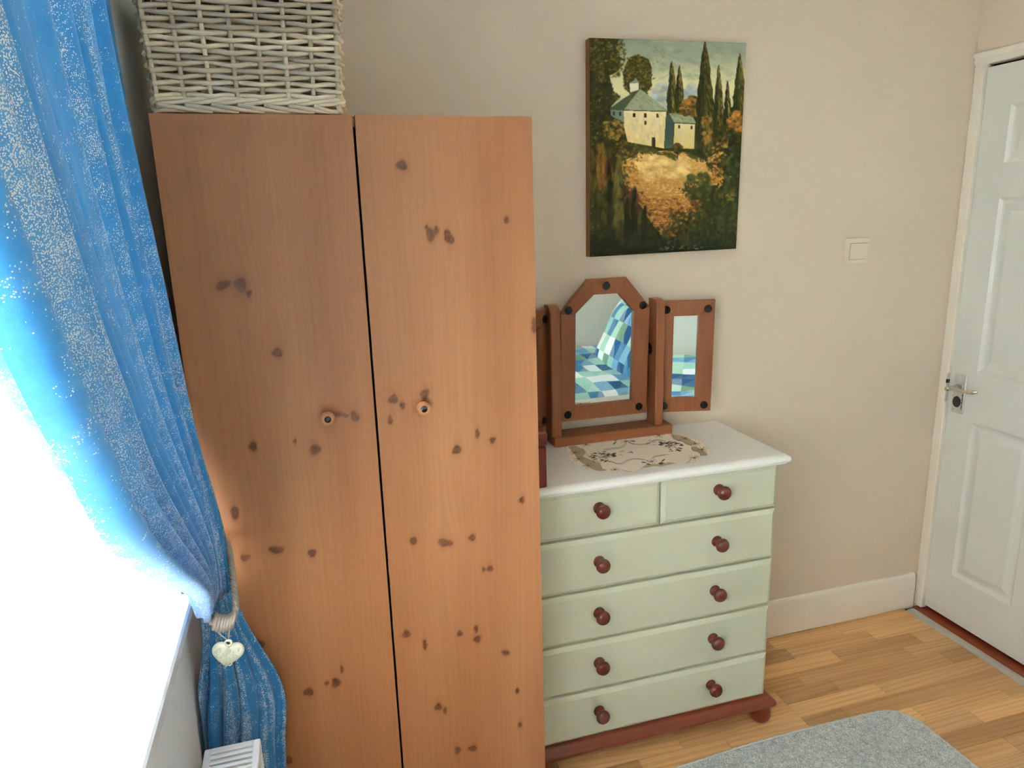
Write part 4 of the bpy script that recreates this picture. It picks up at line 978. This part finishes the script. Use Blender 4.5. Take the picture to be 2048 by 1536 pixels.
# ------------------------------------------------------------------ rug
def make_rug():
    rg = empty('rug', (1.0, -.9, 0), 'grey short-pile rug with pale bound edge on the laminate floor', 'rug')
    x0, x1, y0, y1, r = .45, 1.645, -1.36, -.476, .085
    def far(x): return y1+.010*math.sin((x-.9)*4.2)-.012*max(0, (1.05-x)/.5)
    nx, ny = 260, 180
    U, V = np.meshgrid(np.linspace(0, 1, nx), np.linspace(0, 1, ny)**1.0)
    X = x0+(x1-x0)*U; Y1 = np.vectorize(far)(X); Y = y0+(Y1-y0)*V
    # rounded corners: pull corner points onto the arc
    cx, cy = x1-r, y1-r
    dx, dy = np.maximum(0, X-cx), np.maximum(0, Y-cy); mx = np.maximum(dx, dy); h = np.hypot(dx, dy)
    k = np.where(h > 1e-6, mx/np.maximum(h, 1e-6), 1); sel = (X > cx) & (Y > cy)
    X = np.where(sel, cx+dx*k, X); Y = np.where(sel, cy+dy*k, Y)
    Z = .0105+rng.normal(0, .0009, X.shape)+.001*np.sin(X*9+Y*5)
    edge = np.minimum(np.minimum(U, 1-U)*nx, np.minimum(V, 1-V)*ny); Z = np.where(edge < .5, .001, np.where(edge < 1.5, .0095, Z))
    mb = MB(); mb.v = list(zip(X.ravel(), Y.ravel(), Z.ravel())); idx = np.arange(nx*ny).reshape(ny, nx)
    mb.f = [tuple(t) for t in np.stack([idx[:-1, :-1], idx[:-1, 1:], idx[1:, 1:], idx[1:, :-1]], -1).reshape(-1, 4).tolist()]
    obj('pile', mb, M['rug'], rg, smooth=0, fix=False)
    per = [(X[-1, i], Y[-1, i]) for i in range(0, nx, 2)]+[(X[j, -1], Y[j, -1]) for j in range(ny-1, -1, -2)]+[(X[0, i], Y[0, i]) for i in range(nx-1, -1, -3)]+[(X[j, 0], Y[j, 0]) for j in range(0, ny, 3)]
    per2 = [per[0]]
    for p in per[1:]:
        if math.hypot(p[0]-per2[-1][0], p[1]-per2[-1][1]) > .003: per2.append(p)
    m = MB(); tube(m, [(a, b, .0058) for a, b in per2], [.0050+.0009*math.sin(i*1.9) for i in range(len(per2))], 7, closed=True); obj('binding', m, M['rugedge'], rg, smooth=180, fix=False)
make_rug()

# ------------------------------------------------------------------ bed seen in the mirrors
bed = empty('bed', (1.2, -2.0, 0), 'single bed along the rear wall, seen in the dressing mirror', 'bed')
m = MB(); box(m, .24, 2.14, YR+.05, -1.52, .06, .28, .01); obj('divan_base', m, M['sheet'], bed)
m = MB(); box(m, .23, 2.14, YR+.045, -1.515, .281, .455, .03); obj('mattress', m, M['sheet'], bed)
m = MB(); box(m, 2.142, 2.166, YR+.03, -1.50, .06, .90, .01); obj('headboard', m, M['pinep'], bed)
for x, y in ((.3, YR+.1), (.3, -1.6), (2.08, YR+.1), (2.08, -1.6)):
    m = MB(); lathe(m, (x, y, 0), [(0, .02), (.06, .026)], 'z', 14, 1); obj('leg', m, M['black'], bed)
def duvet():
    nx, ny = 150, 110
    U, V = np.meshgrid(np.linspace(0, 1.97, nx), np.linspace(0, 1.30, ny))
    X = .20+U; y_edge = -1.49
    Y = np.empty_like(V); Z = np.empty_like(V)
    drop = .32
    on = V > drop
    Y = np.where(on, y_edge-(V-drop), y_edge+.014); Z = np.where(on, .50, .50-(drop-V))
    # round the edge
    a = np.clip((V-drop+.05)/.1, 0, 1); Z = np.where(abs(V-drop) < .05, .50-.05*(1-np.sin(a*PI/2)), Z); Y = np.where(abs(V-drop) < .05, y_edge+.014-.064*(1-np.cos(a*PI/2)), Y)
    wr = .004*np.sin(X*11+V*7)+.004*np.sin(X*6-V*16+1)+.002*np.sin(X*31+V*25)
    Z = Z+np.where(on, wr, 0); Y = np.where(on, Y, Y+wr*.8); Y = np.maximum(Y, YR+.012)
    mb = MB(); mb.v = list(zip(X.ravel(), Y.ravel(), Z.ravel())); idx = np.arange(nx*ny).reshape(ny, nx)
    F = np.stack([idx[:-1, :-1], idx[:-1, 1:], idx[1:, 1:], idx[1:, :-1]], -1).reshape(-1, 4); mb.f = [tuple(t) for t in F.tolist()]
    o = obj('duvet', mb, M['duvet'], smooth=180, fix=False); uvl = o.data.uv_layers.new(name='UVMap')
    uv = np.stack([U.ravel(), V.ravel()], -1)[F.ravel()]; uvl.data.foreach_set('uv', uv.ravel()); so = o.modifiers.new('thickness', 'SOLIDIFY'); so.thickness = .012; so.offset = -1
    tag(o, 'blue, green and white patchwork duvet spread on the bed', 'duvet')
duvet()
def pillow(name, mat, L, Hh, T, Mx, label):
    n = 36; S_ = np.linspace(-1, 1, n); A, B = np.meshgrid(S_, S_)
    prof = (np.clip(1-A**4, 0, 1)*np.clip(1-B**4, 0, 1))**.55
    sx = 1-.07*(1-abs(B))*0-.06*np.cos(B*PI/2)*abs(A)**3; sy = 1-.07*np.cos(A*PI/2)*abs(B)**3
    mb = MB(); uvs = []
    for sg in (1, -1):
        for i in range(n):
            for j in range(n):
                mb.v.append((A[i, j]*L/2*sx[i, j], B[i, j]*Hh/2*sy[i, j], sg*T/2*prof[i, j]+.004*math.sin(A[i, j]*7+B[i, j]*5)*prof[i, j])); uvs.append((A[i, j]*L/2+1, B[i, j]*Hh/2+1))
        o_ = 0 if sg == 1 else n*n
        for i in range(n-1):
            for j in range(n-1):
                q_ = (o_+i*n+j, o_+i*n+j+1, o_+(i+1)*n+j+1, o_+(i+1)*n+j); mb.f.append(q_ if sg == 1 else q_[::-1])
    mb.xform(Mx); o = obj(name, mb, mat, smooth=180, fix=False); uvl = o.data.uv_layers.new(name='UVMap')
    k = 0
    for p in o.data.polygons:
        for vi in p.vertices: uvl.data[k].uv = uvs[vi]; k += 1
    return tag(o, label, 'pillow')
def pmat(x, y, z, lean):
    # local X -> world -Y, local Y -> up leaning to +x, local Z -> facing -x
    ey = Vector((math.sin(lean), 0, math.cos(lean))); ex = Vector((0, -1, 0)); ez = ex.cross(ey)
    return Matrix(((ex.x, ey.x, ez.x, x), (ex.y, ey.y, ez.y, y), (ex.z, ey.z, ez.z, z), (0, 0, 0, 1)))
pillow('pillow', M['pillow'], .70, .46, .15, pmat(1.81, -1.955, .645, math.radians(25)), 'blue and green patchwork pillow leaning at the head of the bed')
pillow('pillow', M['sheet'], .62, .44, .10, pmat(2.06, -2.02, .72, math.radians(5)), 'plain white pillow behind the patchwork pillow')

# ------------------------------------------------------------------ curtain
def interp_path(P, n):
    P = np.array(P, float); d = np.r_[0, np.cumsum(np.linalg.norm(np.diff(P, axis=0), axis=1))]; d /= d[-1]; t = np.linspace(0, 1, n)
    return np.stack([np.interp(t, d, P[:, k]) for k in range(P.shape[1])], -1)
def smooth_path(P, n):
    Q = smooth_curve([tuple(p) for p in P], 10); return interp_path(Q, n)
def make_curtain():
    nu, n1, n2 = 420, 230, 150
    Pr = smooth_path([(-.330, -.605, 2.245), (-.332, -.605, 1.94), (-.324, -.607, 1.70), (-.309, -.610, 1.48), (-.299, -.612, 1.31), (-.286, -.616, 1.17), (-.268, -.625, 1.05), (-.258, -.640, .98), (-.252, -.658, .885)], n1)
    Pl = smooth_path([(-.285, -1.74, 2.245), (-.275, -1.60, 1.75), (-.27, -1.478, 1.493), (-.27, -1.397, 1.381), (-.27, -1.326, 1.290), (-.27, -1.188, 1.183), (-.272, -.960, 1.026), (-.290, -.815, .906), (-.309, -.705, .860)], n1)
    u = np.linspace(0, 1, nu); t = np.linspace(0, 1, n1)
    Ug, Tg = np.meshgrid(u, t)
    uw = Ug+.020*np.sin(2*PI*3*Ug+1.0)*(1-Tg*.5)
    uw = np.clip(uw, 0, 1); uw = uw*(Ug > 0)
    base = Pr[:, None, :]*(1-uw[..., None])+Pl[:, None, :]*uw[..., None]
    NF = 12.0
    env = (1-Tg)**.7
    amp = .006+.034*env**.9
    amp *= np.clip(Ug*14, 0, 1)*.9+.1
    ph = 2*PI*(NF+.5)*(Ug**1.15)+.5*np.sin(3*Tg+Ug*5)*(1-Ug**4)
    w = np.sin(ph); w = np.sign(w)*np.abs(w)**.75
    w2 = np.sin(2*PI*(NF*2.3)*Ug+2.2*np.sin(4*Tg))*.22+np.sin(2*PI*31*Ug+6*Tg)*.05
    dx = amp*(w+w2)+.012*np.sin(PI*Tg)*(1-.3*Ug)
    X = np.maximum(base[..., 0]+dx-amp*1.0*(1-Ug)**.8-.012*np.clip(1-Ug*4, 0, 1)*np.sin(PI*Tg), XL+.006); Y = base[..., 1]+.35*amp*np.cos(ph); Z = base[..., 2]+.002*np.sin(9*Ug+14*Tg)
    X = np.where((Y > -.70) & (X < -.328), np.maximum(X, -.334), X)
    U_ = Ug*1.55; V_ = Tg*1.35
    # below the tie: flares out over the wall and the side of the wardrobe front
    t2 = np.linspace(0, 1, n2)[1:]; U2, T2 = np.meshgrid(u, t2)
    top = np.stack([X[-1], Y[-1], Z[-1]], -1)
    s = np.clip(T2/.42, 0, 1); s = s*s*(3-2*s); s3 = np.clip(T2/.06, 0, 1)
    hx = -.206-.132*U2+.010*np.sin(5*T2+3*U2); hy = -.628-.070*U2-.010*np.sin(PI*U2)
    hx = hx+.010*np.sin(PI*np.clip(T2/.5, 0, 1))*(1-U2)
    NF2 = 5.5; ph2 = 2*PI*NF2*U2+.9*np.sin(2.5*T2+4*U2)
    a2 = .026*(.25+.75*np.clip(T2*2.2, 0, 1))*s3
    hy = hy-a2*np.sin(ph2)-.3*a2*np.sin(ph2*2.1+1); hx = hx+.4*a2*np.cos(ph2)
    X2 = top[None, :, 0]*(1-s)+hx*s; Y2 = top[None, :, 1]*(1-s)+hy*s; Z2 = .885-(.885-.16)*T2+.004*np.sin(20*U2)*T2
    X2 = np.maximum(X2, XL+.008); Y2 = np.minimum(Y2, -.592)
    Xa, Ya, Za = (np.concatenate([a, b]) for a, b in ((X, X2), (Y, Y2), (Z, Z2)))
    Ua = np.concatenate([U_, U2*1.55]); Va = np.concatenate([V_, 1.35+T2*.75])
    nr = n1+n2-1
    mb = MB(); mb.v = list(zip(Xa.ravel(), Ya.ravel(), Za.ravel())); idx = np.arange(nr*nu).reshape(nr, nu)
    F = np.stack([idx[:-1, :-1], idx[1:, :-1], idx[1:, 1:], idx[:-1, 1:]], -1).reshape(-1, 4); mb.f = [tuple(q) for q in F.tolist()]
    o = obj('curtain', mb, M['curtain'], smooth=180, fix=False)
    uvl = o.data.uv_layers.new(name='UVMap')
    uvl.data.foreach_set('uv', np.stack([Ua.ravel(), Va.ravel()], -1)[F.ravel()].ravel())
    tag(o, 'blue curtain with silver glitter flecks, gathered back beside the window', 'curtain')
make_curtain()
pl = empty('curtain_pole', (-.285, -1.3, 2.19), 'white curtain pole above the window', 'curtain pole')
m = MB(); tube(m, [(-.285, -2.45, 2.26), (-.285, -.60, 2.26)], .011, 14); lathe(m, (-.285, -.60, 2.26), [(0, .012), (.01, .02), (.02, .016), (.024, .002)], 'y', 16, 1); lathe(m, (-.285, -2.45, 2.26), [(0, .012), (.01, .02), (.02, .016), (.024, .002)], 'y', 16, -1); obj('rod', m, M['upvc'], pl)
for y in (-.66, -2.38):
    m = MB(); tube(m, [(XL, y, 2.26), (-.285, y, 2.26)], .007, 10); lathe(m, (XL, y, 2.26), [(0, .02), (.006, .02), (.008, .015)], 'x', 16, 1); obj('bracket', m, M['upvc'], pl)

# ------------------------------------------------------------------ tieback cord and heart
tb = empty('curtain_tieback', (-.27, -.68, .88), 'twisted silver-beige rope tieback knotted round the blue curtain', 'tieback')
def twisted(mb, P, R, r, pitch, strands=3, n=7):
    P = interp_path(P, int(np.sum(np.linalg.norm(np.diff(np.array(P), axis=0), axis=1))/.0018)+2); L = np.r_[0, np.cumsum(np.linalg.norm(np.diff(P, axis=0), axis=1))]
    for k in range(strands):
        pts = []
        for i in range(len(P)):
            tv = Vector(P[min(i+1, len(P)-1)]-P[max(i-1, 0)]).normalized(); a = tv.cross(Vector((0, 1, .2))).normalized(); b = a.cross(tv)
            an = 2*PI*(L[i]/pitch+k/strands); pts.append(tuple(Vector(P[i])+(a*math.cos(an)+b*math.sin(an))*R))
        tube(mb, pts, r, n)
m = MB()
path = [(-.268, -.606, .962), (-.259, -.630, .960), (-.2515, -.675, .942), (-.2465, -.712, .912), (-.2450, -.733, .882), (-.252, -.742, .861), (-.268, -.745, .853), (-.284, -.742, .857), (-.296, -.735, .870), (-.308, -.722, .884), (-.318, -.69, .897), (-.322, -.655, .905), (-.318, -.622, .930), (-.300, -.604, .955), (-.270, -.604, .962)]
twisted(m, smooth_path(path, 160), .0030, .0036, .020, 3); obj('cord', m, M['rope'], tb, smooth=180, fix=False)
m = MB()
for k in range(7):   # wraps of the knot around the cord
    s = k/6; cx, cy, cz = -.2505-.032*s, -.744-.001*math.sin(PI*s), .8615-.006*math.sin(PI*s)+.001*s
    tlt = .35
    ring = [(cx+.0115*math.sin(a)*math.sin(tlt)*1.0, cy-.0115*math.cos(a), cz+.0135*math.sin(a)) for a in np.linspace(0, 2*PI, 22)[:-1]]
    tube(m, ring, .0036, 7, closed=True)
obj('knot', m, M['rope'], tb, smooth=180, fix=False)
m = MB(); tube(m, [(XL, -.615, .952), (XL+.018, -.615, .950), (XL+.026, -.615, .955), (XL+.027, -.615, .966)], .003, 8); lathe(m, (XL, -.615, .952), [(0, .011), (.003, .010), (.004, .004)], 'x', 14, 1); obj('wall_hook', m, M['chrome'], tb, smooth=50)
he = empty('hanging_heart', (-.268, -.748, .797), 'cream ceramic heart with embossed swirls hanging from the tieback', 'ornament')
def heart_pts(n=44):
    P = []
    for i in range(n):
        a = 2*PI*i/n; P.append((16*math.sin(a)**3/16, (13*math.cos(a)-5*math.cos(2*a)-2*math.cos(3*a)-math.cos(4*a))/16))
    return P
HS = .0275; HT = math.radians(-14)
def hf(s, d, t):
    s2, t2 = s*math.cos(HT)-t*math.sin(HT), s*math.sin(HT)+t*math.cos(HT)
    return (-.267+s2, -.753+d, .798+t2)
m = MB(); hp = heart_pts(); loops = []
for sc_, d_ in ((.2, .009), (.6, .0085), (.88, .0065), (.98, .003), (1., 0), (.98, -.003), (.88, -.0062), (.7, -.0078), (.4, -.0088), (.05, -.009)):
    loops.append([hf(x*HS*sc_*1.04, d_, (y*1.10 if y > -.6 else -.66+(y+.6)*.78)*HS*sc_) for x, y in hp])
loft(m, loops); obj('heart_body', m, M['heart'], he, smooth=180)
m = MB(); R5 = random.Random(4)
for cx, cy in ((-.55, .35), (-.15, .15), (.25, .30), (.60, .40), (-.45, -.10), (.05, -.20), (.45, -.05), (-.20, -.45), (.20, -.50), (-.70, .10), (.0, .45)):
    a0 = R5.uniform(0, 6); pts = []
    for i in range(12):
        a = a0+i*.62; r = .0055*(1-i/14); r_ = math.hypot(cx, cy); d_ = -.0088+.0030*max(0, r_-.45)*1.6
        pts.append(hf(cx*HS+r*math.cos(a), d_-.0002, cy*HS+r*math.sin(a)))
    tube(m, pts, .0013, 6, up=(0, 1, 0))
obj('embossed_swirls', m, M['heart'], he, smooth=180)
ring = [hf(-.002+.0055*math.cos(a), 0, .0215+.0055*math.sin(a)) for a in np.linspace(0, 2*PI, 18)[:-1]]
m = MB(); tube(m, ring, .0023, 8, closed=True, up=(0, 1, 0)); obj('hanging_loop', m, M['heart'], he, smooth=180, fix=False)
top = hf(-.002, 0, .026)
m = MB()
tube(m, [top, (-.276, -.750, .838), (-.286, -.748, .8535)], .0011, 6); tube(m, [top, (-.260, -.751, .838), (-.2575, -.750, .8535)], .0011, 6); obj('string', m, M['string'], he, smooth=180)
print('planks', plank_n)
